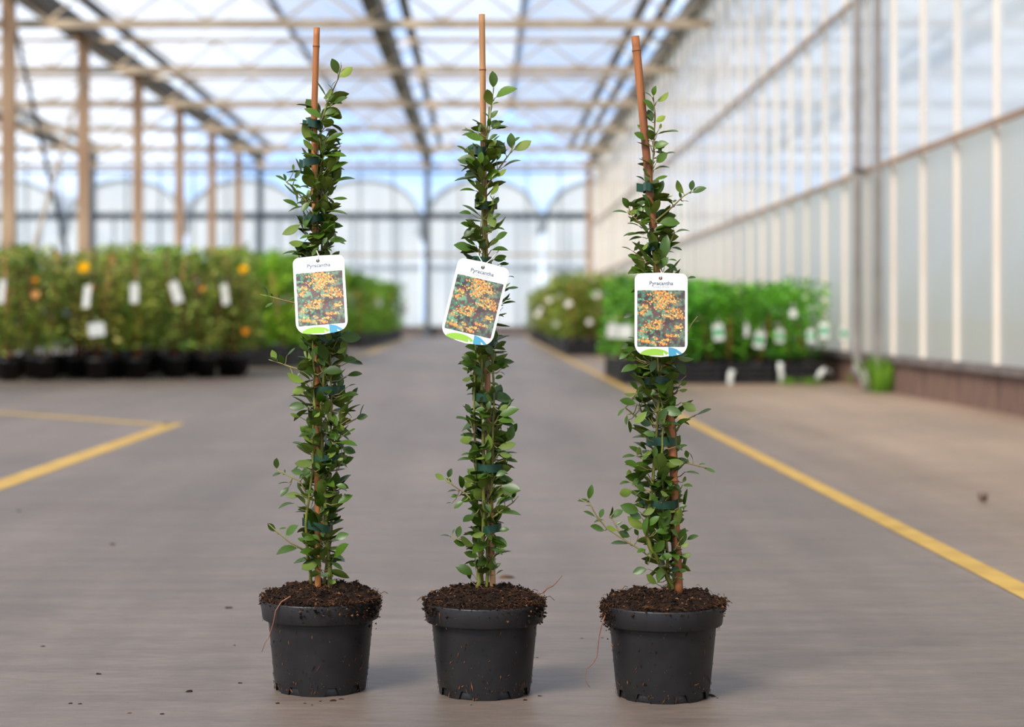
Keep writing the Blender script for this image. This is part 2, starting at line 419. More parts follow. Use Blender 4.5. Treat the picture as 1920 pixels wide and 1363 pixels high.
# roof
ceil = bpy.data.objects.new('ceiling', None); COL.objects.link(ceil); ceil['kind'] = 'structure'
NP = 26; PL = (Y_END - Y_FRONT) / NP
for i in range(4):
    xa, xb = GX[i + 1], GX[i]; xm = (xa + xb) / 2; sl = (Z_RIDGE - Z_GUT) / (BAY / 2)
    segs = [(xa + 0.12, xa + 0.36, 'clear_pane', Y_END - Y_FRONT), (xa + 0.36, xm - .02, 'roof_pane', PL), (xm + .02, xb - 0.62, 'roof_pane', PL), (xb - 0.62, xb - 0.12, 'clear_pane' if i in (0, 2) else 'roof_pane', Y_END - Y_FRONT)]
    for x0, x1, m_, ln in segs:
        z = lambda x: Z_GUT + sl * min(x - xa, xb - x)
        p = MB(); p.add([(x0, 0.01, z(x0)), (x1, 0.01, z(x1)), (x1, ln - 0.01, z(x1)), (x0, ln - 0.01, z(x0))], [(0, 1, 2, 3)])
        pm = p.mesh('pane', m_)
        for k in range(int(round((Y_END - Y_FRONT) / ln))):
            inst('pane', pm, ceil, (0, Y_FRONT + ln * k, 0))
    g = MB(); g.beam((xa + .1, 0, Z_GUT + sl * .1), (xm, 0, Z_RIDGE), 0.022, 0.03); g1 = g.mesh('glazing_bar', 'bar_grey')
    g = MB(); g.beam((xm, 0, Z_RIDGE), (xb - .1, 0, Z_GUT + sl * .1), 0.022, 0.03); g2 = g.mesh('glazing_bar', 'bar_grey')
    for k in range(NP + 1):
        inst('glazing_bar', g1, ceil, (0, Y_FRONT + PL * k, 0)); inst('glazing_bar', g2, ceil, (0, Y_FRONT + PL * k, 0))
    mb = MB(); mb.box(xm - .045, xm + .045, Y_FRONT, Y_END, Z_RIDGE - 0.05, Z_RIDGE + .04); mb.build('ridge_beam', 'dark_steel', ceil)
    offs = [(xa + 0.40, 0.12)]
    if i in (0, 2): offs += [(xb - 0.62, 0.13), (xb - 0.36, 0.12)]
    for x, wd in offs:
        z = Z_GUT + sl * min(x - xa, xb - x) - 0.06
        mb = MB(); mb.box(x - wd / 2, x + wd / 2, Y_FRONT, Y_END - .05, z - 0.05, z + 0.05); mb.build('vent_beam', 'gutter_metal', ceil)
GNAMES = ['above the right glass wall', 'over the left edge of the aisle', 'over the left row of columns', 'beyond the left row of columns', 'at the far left of the greenhouse']
for i, x in enumerate(GX):
    mb = MB()
    mb.add([(x - .15, 0, 0.1), (x - .11, 0, -.08), (x + .11, 0, -.08), (x + .15, 0, .1), (x + .13, 0, .1), (x + .1, 0, -.06), (x - .1, 0, -.06), (x - .13, 0, .1)] +
           [(q[0], Y_END - Y_FRONT - .05, q[1]) for q in ((x - .15, .1), (x - .11, -.08), (x + .11, -.08), (x + .15, .1), (x + .13, .1), (x + .1, -.06), (x - .1, -.06), (x - .13, .1))],
           [(k, (k + 1) % 8, 8 + (k + 1) % 8, 8 + k) for k in range(8)])
    o = mb.build('roof_gutter', 'gutter_metal', None, (0, Y_FRONT, Z_GUT))
    tag(o, 'long dark metal roof gutter ' + GNAMES[i], 'gutter', 'roof gutters')

# trusses: two chords and crossed diagonals
ORD = ['first', 'second', 'third', 'fourth', 'fifth', 'sixth', 'seventh', 'eighth', 'ninth', 'tenth', 'eleventh', 'twelfth']
truss_vis = sorted(y for y in TY if y > 22)
ch = MB(); ch.box(X_LEFT, XW - 0.06, -0.03, 0.03, 4.22, 4.33); ch_b = ch.mesh('bottom_chord', 'steel')
ch = MB(); ch.box(X_LEFT, XW - 0.06, -0.025, 0.025, 4.70, 4.755); ch_t = ch.mesh('top_chord', 'steel')
NW = 36; wx = (XW - X_LEFT) / NW
d1 = MB(); d1.beam((0, 0.02, 4.33), (wx, 0.02, 4.70), 0.03, 0.03); d1 = d1.mesh('diagonal', 'steel')
d2 = MB(); d2.beam((0, -0.02, 4.70), (wx, -0.02, 4.33), 0.03, 0.03); d2 = d2.mesh('diagonal', 'steel')
for y in TY:
    lab = ('lattice roof truss in view, %s from the top of the picture' % ORD[truss_vis.index(y)]) if y > 22 else 'lattice roof truss overhead near the plants, above the picture'
    t = empty('roof_truss', (0, y, 0), lab, 'truss', 'roof trusses')
    inst('bottom_chord', ch_b, t); inst('top_chord', ch_t, t)
    for k in range(NW):
        inst('diagonal', d1 if k % 2 else d2, t, (X_LEFT + wx * k, 0, 0))
# columns
def column(x, y, label, group, m='column_steel', wd=0.17):
    c = empty('steel_column', (x, y, 0), label, 'column', group)
    mb = MB(); mb.box(-wd / 2, wd / 2, -0.05, 0.05, 0.012, Z_GUT - 0.08); mb.build('post', m, c)
    pw = min(.13, wd * .75)
    mb = MB(); mb.box(-pw, pw, -.11, .11, 0, 0.012); mb.build('base_plate', 'sill_grey', c)
    mb = MB(); mb.box(-pw, pw, -.07, .07, Z_GUT - 0.16, Z_GUT - 0.08); mb.build('head_bracket', m, c)
lcols = sorted(y for y in TY if y > 22)
for n, y in enumerate(lcols):
    column(GX[2], y, 'brown steel column rising behind the left flower bed, %s from the left edge' % ORD[n], 'columns of the left row')
for i, x in enumerate(GX):
    column(x + (0.02 if i else -0.13), Y_END - 0.16, 'dark steel column against the far glass wall, %s from the right' % ORD[i], 'columns of the far wall', 'dark_steel' if i else 'column_steel', 0.16)
for y in (14.7,):
    column(XW - 0.045, y - 1.0, 'slim grey steel column just behind the downpipe at the right wall', 'columns of the right wall', 'pipe_grey', 0.045)
for n, (a, b) in enumerate((((GX[2], lcols[0] + .1, 4.5), (GX[2], lcols[1] - .1, 0.5)), ((GX[2] + .03, lcols[1] - .1, 4.2), (GX[2] + .03, lcols[0] + .1, 0.5)))):
    mb = MB(); mb.beam(a, b, 0.045, 0.045)
    tag(mb.build('brace_rod', 'dark_steel' if n == 0 else 'steel'), ['dark thin steel brace crossing between the two leftmost columns', 'pale thin steel brace crossing between the two leftmost columns'][n], 'brace')
# downpipe with elbow and clamp
dp = empty('downpipe', (XW - 0.115, 14.1, 0), 'grey rainwater downpipe with an elbow at the foot by the right wall', 'pipe')
px = 0.0
mb = MB(); mb.tube([(0, 0, Z_GUT - 0.05), (0, 0, 2.5), (0, 0, 0.24), (0.01, 0, 0.18), (-0.01, -0.02, 0.14), (-0.02, -0.10, 0.13)], 0.036, 14); mb.build('pipe', 'pipe_grey', dp)
mb = MB(); mb.tube([(-0.02, -0.09, 0.13), (-0.02, -0.33, 0.12), (-0.02, -0.40, 0.08), (-0.02, -0.42, 0.0)], 0.036, 14); mb.build('elbow', 'pipe_grey', dp)
for z in (1.67, 3.05):
    mb = MB(); mb.lathe([(0.036, -.02), (0.042, -.02), (0.042, .02), (0.036, .02)], 16); mb.build('clamp', 'sill_grey', dp, (0, 0, z))

# neighbouring arched tunnels outside the far wall
def tunnel(xc, wd, y0, label):
    t = empty('greenhouse_tunnel', (xc, y0, -0.12), label, 'greenhouse', 'arched tunnels outside the far wall')
    n = 20; zs, zp = 4.0, 6.05; L = 26
    arc = [(-wd / 2 * math.cos(math.pi * k / n), zs + 0.12 + (zp - zs) * math.sin(math.pi * k / n) ** 0.75) for k in range(n + 1)]
    m = MB(); m.add([(x, yy, z) for yy in (0, L) for x, z in arc], [(k, k + 1, n + 2 + k, n + 1 + k) for k in range(n)], 0, True)
    m.build('roof_film', 'film_white', t)
    m = MB(); m.add([(wd / 2, 0, 0)] + [(-wd / 2, 0, 0)] + [(x, 0, z) for x, z in arc], [tuple(range(n + 3))]); m.build('end_film', 'film_white', t)
    m = MB(); m.tube([(x, -0.05, z) for x, z in arc], 0.06, 6); m.build('hoop', 'dark_steel', t)
    for k in range(1, 5):
        x = -wd / 2 + wd * k / 5; m = MB(); m.box(x - .03, x + .03, -.08, -.02, 0, 4.9); m.build('stud', 'dark_steel', t)
    m = MB(); m.box(-wd / 2, wd / 2, -.09, -.02, 2.6, 2.72); m.build('cross_rail', 'dark_steel', t)
    m = MB(); m.box(wd / 2 - .2, wd / 2 + .06, -.05, L, 4.0, 4.15); m.build('valley_gutter', 'dark_steel', t)
TN = ['rightmost, beyond the corner column', 'second from the right', 'third from the right', 'fourth from the right', 'fifth from the right', 'leftmost behind the steel columns']
for k in range(6):
    tunnel(2.34 + 2.39 - 4.78 * k, 4.6, 74, 'white arched film tunnel outside the far wall, ' + TN[k])

# ------------------------------------------------------------------ background plants
def leaf_cloud(n, rfun, z0, z1, size, seed, droop=0.1):
    """loose foliage of n folded leaves; four triangles each"""
    r = random.Random(seed); m = MB()
    cl = [(r.uniform(0, 2 * math.pi), r.uniform(0.3, 0.9), r.uniform(z0, z1)) for _ in range(max(8, n // 22))]
    for i in range(n):
        a, q, z = cl[r.randrange(len(cl))]
        rr = rfun((z - z0) / (z1 - z0))
        c = Vector((math.cos(a) * q * rr + r.gauss(0, .055), math.sin(a) * q * rr + r.gauss(0, .055), min(z1, max(z0, z + r.gauss(0, .07)))))
        k_ = (rr + .03) / max(1e-6, math.hypot(c.x, c.y)); c.x *= min(1, k_); c.y *= min(1, k_)
        d = Vector((c.x + r.gauss(0, .08), c.y + r.gauss(0, .08), r.uniform(-.08, .16))).normalized()
        s = d.cross(Vector((r.gauss(0, .5), r.gauss(0, .5), 1))).normalized(); u = s.cross(d)
        L = size * r.uniform(.7, 1.3); wv = L * .3
        vs = [c, c + d * L * .5 + s * wv + u * L * .08, c + d * L, c + d * L * .5 - s * wv + u * L * .08, c + d * L * .5]
        m.add(vs, [(0, 4, 1), (1, 4, 2), (2, 4, 3), (3, 4, 0)])
    return m

POT = MB(); POT.lathe([(0.0, 0.005), (.078, .005), (.08, 0.0), (.1, .165), (.107, .165), (.109, .195), (.101, .195), (.096, .17), (0, .17)], 20)
POT_ME = POT.mesh('pot', 'black_plastic')
def canes(n, top, seed, m_='cane_bg', rad=.0105, spread=.05):
    r = random.Random(seed); out = []
    for _ in range(n):
        m = MB(); a = (r.gauss(0, .02), r.gauss(0, .02), .16)
        m.tube([a, (a[0] + r.gauss(0, spread), a[1] + r.gauss(0, spread) - .08, top)], rad, 6); out.append(m.mesh('cane', m_))
    return out
ROSE_F = [leaf_cloud(620, lambda t: .16 + .05 * math.sin(t * 3), .27, 1.13, .066, 11 + k).mesh('foliage', 'rose_leaf') for k in range(5)]
ROSE_S = []
for k in range(4):
    m = MB(); r = random.Random(40 + k)
    for _ in range(5):
        a = Vector((r.gauss(0, .02), r.gauss(0, .02), .16)); e = Vector((r.gauss(0, .1), r.gauss(0, .1), r.uniform(.7, 1.1)))
        m.tube([a, a.lerp(e, .5) + Vector((r.gauss(0, .03), r.gauss(0, .03), 0)), e], .0065, 5)
    ROSE_S.append(m.mesh('stems', 'red_stem'))
ROSE_C = [canes(1, 1.12, 50 + k)[0] for k in range(4)]
def bg_plant(kind, x, y, label, cat, group, fol, stems, cane, rz, sc=1.0, z=0.0, tint=1.0, pot=True, col=None, pot_scale=1.0):
    t = empty(kind, (x, y, z), label, cat, group); t.rotation_euler = (0, 0, rz); t.scale = (1, 1, sc)
    if pot: inst('pot', POT_ME, t, (0, 0, 0), None, pot_scale)
    f = inst('foliage', fol, t); f.color = col or (tint, tint, tint * .95, 1)
    if stems: inst('stems', stems, t)
    if cane: inst('cane', cane, t)
    return t
FL = MB()
for ring, (n_, rr, h) in enumerate(((7, .034, .0), (6, .026, .012), (5, .015, .02))):
    for k in range(n_):
        a = 2 * math.pi * k / n_ + ring * .4; c, s_ = math.cos(a), math.sin(a)
        FL.add([(0, 0, h - .012), (c * rr * .7 - s_ * rr * .5, s_ * rr * .7 + c * rr * .5, h + .005), (c * rr * 1.15, s_ * rr * 1.15, h + .012), (c * rr * .7 + s_ * rr * .5, s_ * rr * .7 - c * rr * .5, h + .005)], [(0, 1, 2, 3)], 0, True)
FLM = {k: FL.mesh('flower', 'petal_' + k) for k in ('yellow', 'orange', 'peach', 'white')}
def flower(parent, px_, py_, Y, kind, s=1.0):
    p = W(px_, py_, Y)
    o = inst('flower', FLM[kind], parent)
    pl = p - parent.location
    pl = Matrix.Rotation(-parent.rotation_euler.z, 3, 'Z') @ pl
    o.location = (pl.x, pl.y, pl.z / parent.scale.z)
    o.rotation_euler = (math.radians(70), 0, -parent.rotation_euler.z + R.uniform(-.4, .4)); o.scale = (s, s, s)

LORD = ['leftmost', 'second from the left', 'third from the left', 'fourth from the left', 'fifth from the left', 'sixth from the left', 'seventh from the left', 'last on the right']
front = [(18, 15.75), (84, 15.85), (184, 15.9), (257, 16.1), (330, 16.3), (387, 16.5), (440, 16.75)]
roses = []
for n, (px_, Y) in enumerate(front):
    X = (px_ - VPX) / F_PX * Y
    t = bg_plant('potted_rose', X, Y, 'climbing rose in a black pot, front row of the left bed, ' + (LORD[n] if n < 6 else LORD[7]), 'potted plant', 'roses of the left bed',
                 ROSE_F[n % 5], ROSE_S[n % 4], ROSE_C[(n * 3) % 4], R.uniform(0, 6.28), R.uniform(.95, 1.02), 0, 1.0, True, (R.uniform(1.15, 1.5), R.uniform(1.25, 1.6), R.uniform(.95, 1.3), 1))
    roses.append(t)
for row, y0 in enumerate((16.4, 16.9, 17.45, 18.0)):
    k_ = 0
    for x in np.arange(-5.1, -2.2, .38):
        x += R.uniform(-.07, .07); y = y0 + R.uniform(-.06, .06) + 0.25 * (x + 3.6) * .4
        if any((x - q.location.x) ** 2 + (y - q.location.y) ** 2 < .25 ** 2 for q in roses): continue
        bg_plant('potted_rose', x, y, 'climbing rose in a black pot, %s row of the left bed, %s from the left' % (ORD[row + 1], ORD[k_]), 'potted plant', 'roses of the left bed',
                 ROSE_F[R.randrange(5)], ROSE_S[k_ % 4], ROSE_C[k_ % 4], R.uniform(0, 6.28), R.uniform(.95, 1.05), 0, 1, True, (R.uniform(1.05, 1.5), R.uniform(1.15, 1.6), R.uniform(.9, 1.3), 1))
        k_ += 1
for i, (px_, py_, k, s) in ((2, (157, 502, 'yellow', 1.45)), (6, (457, 505, 'yellow', 1.2)), (1, (66, 553, 'peach', 1.1)), (6, (460, 622, 'orange', .95)), (5, (380, 542, 'orange', .7)), (2, (171, 542, 'orange', .6)), (1, (66, 526, 'orange', .7))):
    flower(roses[i], px_, py_, roses[i].location.y - 0.22, k, s)

# shrubs to the left of the aisle, farther back
SH_F = [leaf_cloud(520, lambda t: .22, .24, 1.22, .075, 70 + k).mesh('foliage', 'shrub_leaf') for k in range(4)]
SH_C = [canes(1, 1.0, 80 + k)[0] for k in range(3)]
def crate(x, y, lx, ly, h, label, group):
    t = empty('plant_crate', (x, y, 0), label, 'crate', group)
    m = MB(); m.box(-lx / 2, lx / 2, -ly / 2, ly / 2, 0.004, .014); m.build('bottom', 'crate_black', t)
    for sgn in (-1, 1):
        for k in range(4):
            z0 = .006 + k * h / 4
            m = MB(); m.box(-lx / 2, lx / 2, sgn * (ly / 2 - .006) - .005, sgn * (ly / 2 - .006) + .005, z0, z0 + h / 4 - .012); m.build('slat', 'crate_black', t)
            m = MB(); m.box(sgn * (lx / 2 - .006) - .005, sgn * (lx / 2 - .006) + .005, -ly / 2 + .011, ly / 2 - .011, z0, z0 + h / 4 - .012); m.build('slat', 'crate_black', t)
        for s2 in (-1, 1):
            m = MB(); m.box(sgn * (lx / 2 - .022) - .014, sgn * (lx / 2 - .022) + .014, s2 * (ly / 2 - .022) - .010, s2 * (ly / 2 - .022) + .010, .014, h + .004); m.build('corner_post', 'crate_black', t)
SIDE = {-1: 'left', 1: 'right'}
def shrub_bed(cells, what, crate_what, grp, fol, cane, sz, h, col, name, sc=(.93, 1.05)):
    for n, (x, y, where) in enumerate(cells):
        crate(x, y, sz[0], sz[1], h, crate_what + ', ' + where, grp + ' crates')
        for sx in (-1, 1):
            bg_plant(name, x + sx * sz[0] * .24, y + R.uniform(-.02, .02), '%s, %s, %s plant' % (what, where, SIDE[sx]), 'potted plant', grp,
                     fol[R.randrange(len(fol))], None, cane[R.randrange(len(cane))], R.uniform(0, 6.28), R.uniform(*sc), .016, 1, True, tuple(c * R.uniform(.85, 1.12) for c in col[:3]) + (1,), .8 if sz[0] < .45 else 1.0)
def strip(ys, xs, inner):
    """crates along the aisle: the aisle-side column, and inner columns for the first rows"""
    return [(xs[0], y, '%s crate back along the aisle' % ORD[i]) for i, y in enumerate(ys)] + \
           [(x, y, '%s row, %s crate from the aisle' % (ORD[i], ORD[j + 1])) for j, x in enumerate(xs[1:]) for i, y in enumerate(ys[:inner[j]])]
shrub_bed(strip(list(np.arange(20.1, 27, .62)), (-2.32, -2.92, -3.52, -4.12), (6, 2, 2)), 'bright green shrub left of the aisle', 'black crate under bright shrubs left of the aisle', 'bright shrubs left of the aisle', SH_F, SH_C, (.56, .56), .2, (.95, 1.0, .7), 'potted_shrub', (.92, 1.04))
shrub_bed(strip(list(np.arange(32, 46, 1.25)), (-2.32, -2.92), (3,)), 'dark far shrub left of the aisle', 'black crate of far shrubs left of the aisle', 'far shrubs left of the aisle', SH_F, SH_C, (.56, .6), .2, (.75, .8, .6), 'potted_shrub', (.98, 1.06))

# near right bed
NR_F = [leaf_cloud(430, lambda t: .14 + .05 * t, .20, .80, .055, 90 + k).mesh('foliage', 'deep_leaf') for k in range(5)]
NR_C = [canes(1, .55, 95 + k, spread=.03)[0] for k in range(3)]
cells = [(1.33 + .42 * k, 15.3 + r_ * .44, '%s row, %s from the aisle' % (ORD[r_], ORD[k])) for r_ in range(5) for k in range(4)]
shrub_bed(cells, 'low green shrub of the near right bed', 'black slatted crate of the near right bed', 'shrubs of the near right bed', NR_F, NR_C, (.4, .41), .17, (1.15, 1.35, .95), 'potted_shrub', (.9, 1.06))
# far right bed
FR_F = [leaf_cloud(480, lambda t: .2, .24, 1.12, .07, 110 + k).mesh('foliage', 'rose_leaf') for k in range(4)]
shrub_bed(strip(list(np.arange(26.2, 33, .62)), (1.40, 1.94, 2.48), (4, 4)), 'flowering shrub of the far right bed', 'black slatted crate of the far right bed', 'shrubs of the far right bed', FR_F, SH_C, (.5, .56), .2, (1.15, 1.25, .75), 'potted_rose', (.95, 1.05))
shrub_bed(strip(list(np.arange(34, 47, 1.3)), (1.40,), ()), 'green shrub at the far right end', 'black slatted crate at the far right end', 'shrubs at the far right end', FR_F, SH_C, (.5, .58), .2, (1.1, 1.2, .75), 'potted_rose', (.9, 1.0))
far_roses = [o for o in bpy.data.objects if o.name.startswith('potted_rose') and o.type == 'EMPTY' and o.location.x > 1 and o.location.y < 30]
for (px_, py_, s) in ((1050, 557, 1.5), (1066, 570, 1.4), (1118, 553, 1.5), (1136, 554, 1.4), (1042, 608, 1.2), (1104, 604, 1.3), (1030, 563, 1.2), (1012, 580, 1.2), (1008, 590, 1.3), (1155, 560, 1.2)):
    Y = 25.75 if px_ > 1060 else 27.0
    p = W(px_, py_, Y)
    o = min(far_roses, key=lambda q: (q.location.x - p.x) ** 2 + (q.location.y - p.y) ** 2)
    flower(o, px_, py_, Y, 'white', s)

# labels hanging in the background beds
def small_label(px_, py_, Y, wpx, hpx, rot, label, band=None):
    p = W(px_, py_, Y); k = Y / F_PX; a, b = wpx * k / 2, hpx * k / 2
    t = empty('plant_label', p, label, 'plant label', 'small labels in the beds'); t.rotation_euler = (R.uniform(-.2, .1), rot, R.uniform(-.3, .3))
    m = MB(); m.box(-a, a, -.0012, .0012, -b, b); m.build('card', 'label_white', t)
    if band:
        m = MB(); m.box(-a * .8, a * .8, -.0022, -.0014, -b * .45, b * .4); m.build('print', 'label_green', t)
    m = MB(); m.tube([(0, 0, b * .8), (0.01, .03, b + .03), (0.0, .1, b + .06)], .002, 5); m.build('tie', 'string', t)
small_label(181, 618, 15.55, 30, 25, -.12, 'white square label on the cane of the third front rose in the left bed')
small_label(163, 556, 15.6, 14, 42, 0.05, 'narrow white label hanging under the large yellow rose')
small_label(3, 547, 15.5, 12, 44, 0.05, 'narrow white label cut by the left picture edge')
small_label(252, 550, 15.8, 16, 36, 0.0, 'dull white label half hidden in leaves near the left bed centre')
small_label(330, 548, 16.0, 18, 40, -.3, 'white crumpled label in the middle of the left bed')
small_label(422, 552, 16.3, 13, 38, -.12, 'white strip label near the right end of the left bed')
small_label(758, 580, 43.4, 11, 22, 0.1, 'small white label on the far shrubs left of the aisle')
small_label(710, 566, 36.9, 10, 16, 0.0, 'pale small label in the far shrubs above the dark crates')
small_label(1148, 620, 15.0, 20, 26, 0.1, 'white label at the aisle corner of the near right bed, left one')
small_label(1172, 622, 15.0, 26, 24, 0.0, 'bright white label close beside the right tag, at the aisle corner')
for n, (px_, py_, wd, h, b) in enumerate(((1347, 623, 22, 34, 1), (1400, 620, 9, 26, 0), (1424, 637, 22, 34, 1), (1462, 630, 18, 28, 1), (1520, 630, 16, 26, 1), (1545, 620, 20, 34, 1), (1582, 625, 18, 26, 1), (1487, 588, 15, 16, 0))):
    small_label(px_, py_, 15.04, wd * .85, h * .88, R.uniform(-.15, .15), ('green and white label' if b else 'plain white label') + ' in the near right bed, ' + ['just right of the rightmost plant', 'narrow and slanted', 'lowest and brightest', 'fourth of the row', 'pale and tilted', 'tall and pale', 'closest to the downpipe', 'small and highest'][n], b)
def curl(px_, pts, label):
    Y = 15.05; m = MB(); P = [W(x, y, Y - .02 * (i % 2)) for i, (x, y) in enumerate(pts)]
    vs = []; 
    for p in P: vs += [p + Vector((-.022, 0, .006)), p + Vector((.022, -.004, -.006))]
    m.add(vs, [(2 * i, 2 * i + 1, 2 * i + 3, 2 * i + 2) for i in range(len(P) - 1)], 0, True)
    o = m.build('paper_strip', 'label_white'); tag(o, label, 'paper strip')
    md = o.modifiers.new('thickness', 'SOLIDIFY'); md.thickness = .002
curl(0, ((1464, 680), (1463, 690), (1466, 705), (1464, 718)), 'white paper strip hanging straight down the middle crates')
curl(0, ((1374, 694), (1370, 702), (1369, 716), (1371, 722)), 'white paper strip curling on the crate left of the others')
curl(0, ((1532, 712), (1541, 696), (1550, 690), (1558, 702)), 'white paper strip bent in an arch on the right crate')

# weeds
def weed(px_, py_, n, h, spread, label, m_='weed'):
    Y = 1913.4 / (py_ - 593); p = W(px_, py_, Y); m = MB()
    for _ in range(n):
        a = R.uniform(0, 6.28); q = R.random(); b0 = Vector((math.cos(a) * q * spread, math.sin(a) * q * spread * .5, 0))
        e = b0 + Vector((math.cos(a) * h * .3 + R.gauss(0, .3) * h * .4, math.sin(a) * h * .2, h * R.uniform(.4, 1)))
        mid = b0.lerp(e, .6) + Vector((0, 0, h * .12)); s = Vector((math.sin(a), -math.cos(a), .2)).normalized() * h * .07
        m.add([b0 - s * .4, b0 + s * .4, mid + s, e, mid - s], [(0, 1, 2, 3, 4)])
    o = m.build('weed', m_, None, (p.x, p.y, 0.001)); tag(o, label, 'weed')
weed(1655, 736, 46, .30, .13, 'tall green weed tuft at the foot of the downpipe')
weed(1615, 722, 40, .09, .12, 'low weed at the crate corner left of the downpipe foot')
weed(1480, 722, 40, .07, .1, 'low weed sprawling under the middle of the right crates')
weed(1520, 722, 40, .07, .1, 'low weed sprawling under the bent paper strip')
weed(1843, 942, 12, .035, .015, 'tiny dry weed growing from the concrete beyond the yellow line', 'fibre')

# ------------------------------------------------------------------ the three pot plants
def leaf_mesh(wr, fold, curl_, twist, seed, tip=.5):
    """obovate leaf of unit length along +x, upper face +z, with its own lower face, rim and petiole"""
    n = 6; top = []; 
    for i in range(n + 1):
        t = i / n
        wv = wr * (math.sin(math.pi * min(1, t ** .85)) ** .8) * (0.72 + .42 * t) * (1 if t < 1 else 0)
        if i == 0: wv = 0.018
        if i == n: wv = 0.0
        z = curl_ * (t * t) - curl_ * .25 * t
        x = .07 + .93 * t
        tw = twist * t
        for s in (-1, 0, 1):
            yy = s * wv; zz = z + abs(s) * fold * wv
            top.append((x, yy * math.cos(tw) - (zz - z) * math.sin(tw), z + yy * math.sin(tw) + (zz - z) * math.cos(tw)))
    m = MB()
    fs = []
    for i in range(n):
        a = i * 3
        fs += [(a, a + 3, a + 4, a + 1), (a + 1, a + 4, a + 5, a + 2)]
    fs = [tuple(reversed(f)) for f in fs]
    m.add(top, fs, 0, True)
    bot = [(x, y, z - .012) for x, y, z in top]
    m.add(bot, [tuple(reversed(f)) for f in fs], 1, True)
    m.tube([(0, 0, 0), (.05, 0, -.004), (.30, 0, top[7][2] - .012)], [.016, .016, .008], 4, 1)
    return m.mesh('leaf', ['leaf_top', 'leaf_under'])
LEAF_N = [leaf_mesh(.22, .30, c, tw, 0) for c, tw in ((-.22, .1), (-.08, -.2), (.10, .2), (-.34, 0), (-.15, .3))]
LEAF_B = [leaf_mesh(.29, .26, c, tw, 0) for c, tw in ((-.18, .1), (-.05, -.15), (.10, .1), (-.28, .05), (-.12, -.3))]

def frame(base, tip, nrm):
    d = tip - base; L = d.length; x = d / L
    z = (nrm - x * nrm.dot(x))
    if z.length < 1e-4: z = x.orthogonal()
    z.normalize(); y = z.cross(x)
    M = Matrix((x * L, y * L, z * L)).transposed().to_4x4(); M.translation = base
    return M

class Plant:
    def __init__(self, label, px_, base_py, Y):
        self.Y = Y; self.o = W(px_, base_py, Y); self.o.z = 0
        self.root = empty('potted_pyracantha', self.o, label, 'potted plant', 'staked plants in the foreground')
        self.leaves = []      # (weight, matrix, broad, color)
    def P(self, px_, py_, dy=0.0):
        return W(px_, py_, self.Y + dy) - self.o
    def leaf(self, base, tip, nrm, broad, col, weight):
        self.leaves.append((weight, frame(base, tip, nrm), broad, col))
    def flush(self):
        self.leaves.sort(key=lambda q: -q[0])
        for wgt, M, broad, col in self.leaves[:300]:
            o = bpy.data.objects.new('leaf', R.choice(LEAF_B if broad else LEAF_N)); COL.objects.link(o)
            o.parent = self.root; o.matrix_local = M; o.color = col
        rest = self.leaves[300:]
        if rest:
            vs, fs, ms, off = [], [], [], 0
            for wgt, M, broad, col in rest:
                me = (LEAF_B if broad else LEAF_N)[len(vs) % 5]
                a = np.empty(len(me.vertices) * 3); me.vertices.foreach_get('co', a); a = a.reshape(-1, 3)
                A = np.array(M); a = a @ A[:3, :3].T + A[:3, 3]; vs.append(a)
                fs += [tuple(i + off for i in p.vertices) for p in me.polygons]; ms += [p.material_index for p in me.polygons]; off += len(a)
            me = bpy.data.meshes.new('inner_leaves'); me.from_pydata(np.concatenate(vs).tolist(), [], fs)
            me.materials.append(MATS['leaf_top']); me.materials.append(MATS['leaf_under'])
            me.polygons.foreach_set('material_index', ms); me.polygons.foreach_set('use_smooth', [True] * len(fs))
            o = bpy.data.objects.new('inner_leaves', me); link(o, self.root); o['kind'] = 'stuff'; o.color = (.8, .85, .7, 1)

def pot_mesh():
    n = 72; prof = [(.0665, 0.0), (.0675, .006), (.0685, .0135), (.0695, .02), (.0775, .103), (.0778, .1045), (.0855, .1055), (.0865, .1075), (.0895, .1325), (.0890, .1345), (.0872, .1345), (.0866, .132), (.082, .108), (.0765, .104)]
    notch = [round(n * a / 360) % n for a in (246, 294, 330, 18, 66, 114, 162, 210)]
    m = MB(); vs = []
    for j, (r, z) in enumerate(prof):
        for k in range(n):
            a = 2 * math.pi * k / n; zz = z; rr = r
            near = min(min((k - q) % n, (q - k) % n) for q in notch)
            if j <= 2 and near <= 1: zz = .0125 + j * .0006; rr = .0682
            vs.append((rr * math.cos(a), rr * math.sin(a), zz))
    m.add(vs, [(i * n + k, i * n + (k + 1) % n, (i + 1) * n + (k + 1) % n, (i + 1) * n + k) for i in range(len(prof) - 1) for k in range(n)], 0, True)
    m.lathe([(.064, .001), (.066, .020), (.0, .020)], n)
    return m.mesh('pot', 'black_plastic')
POT_HERO = pot_mesh()

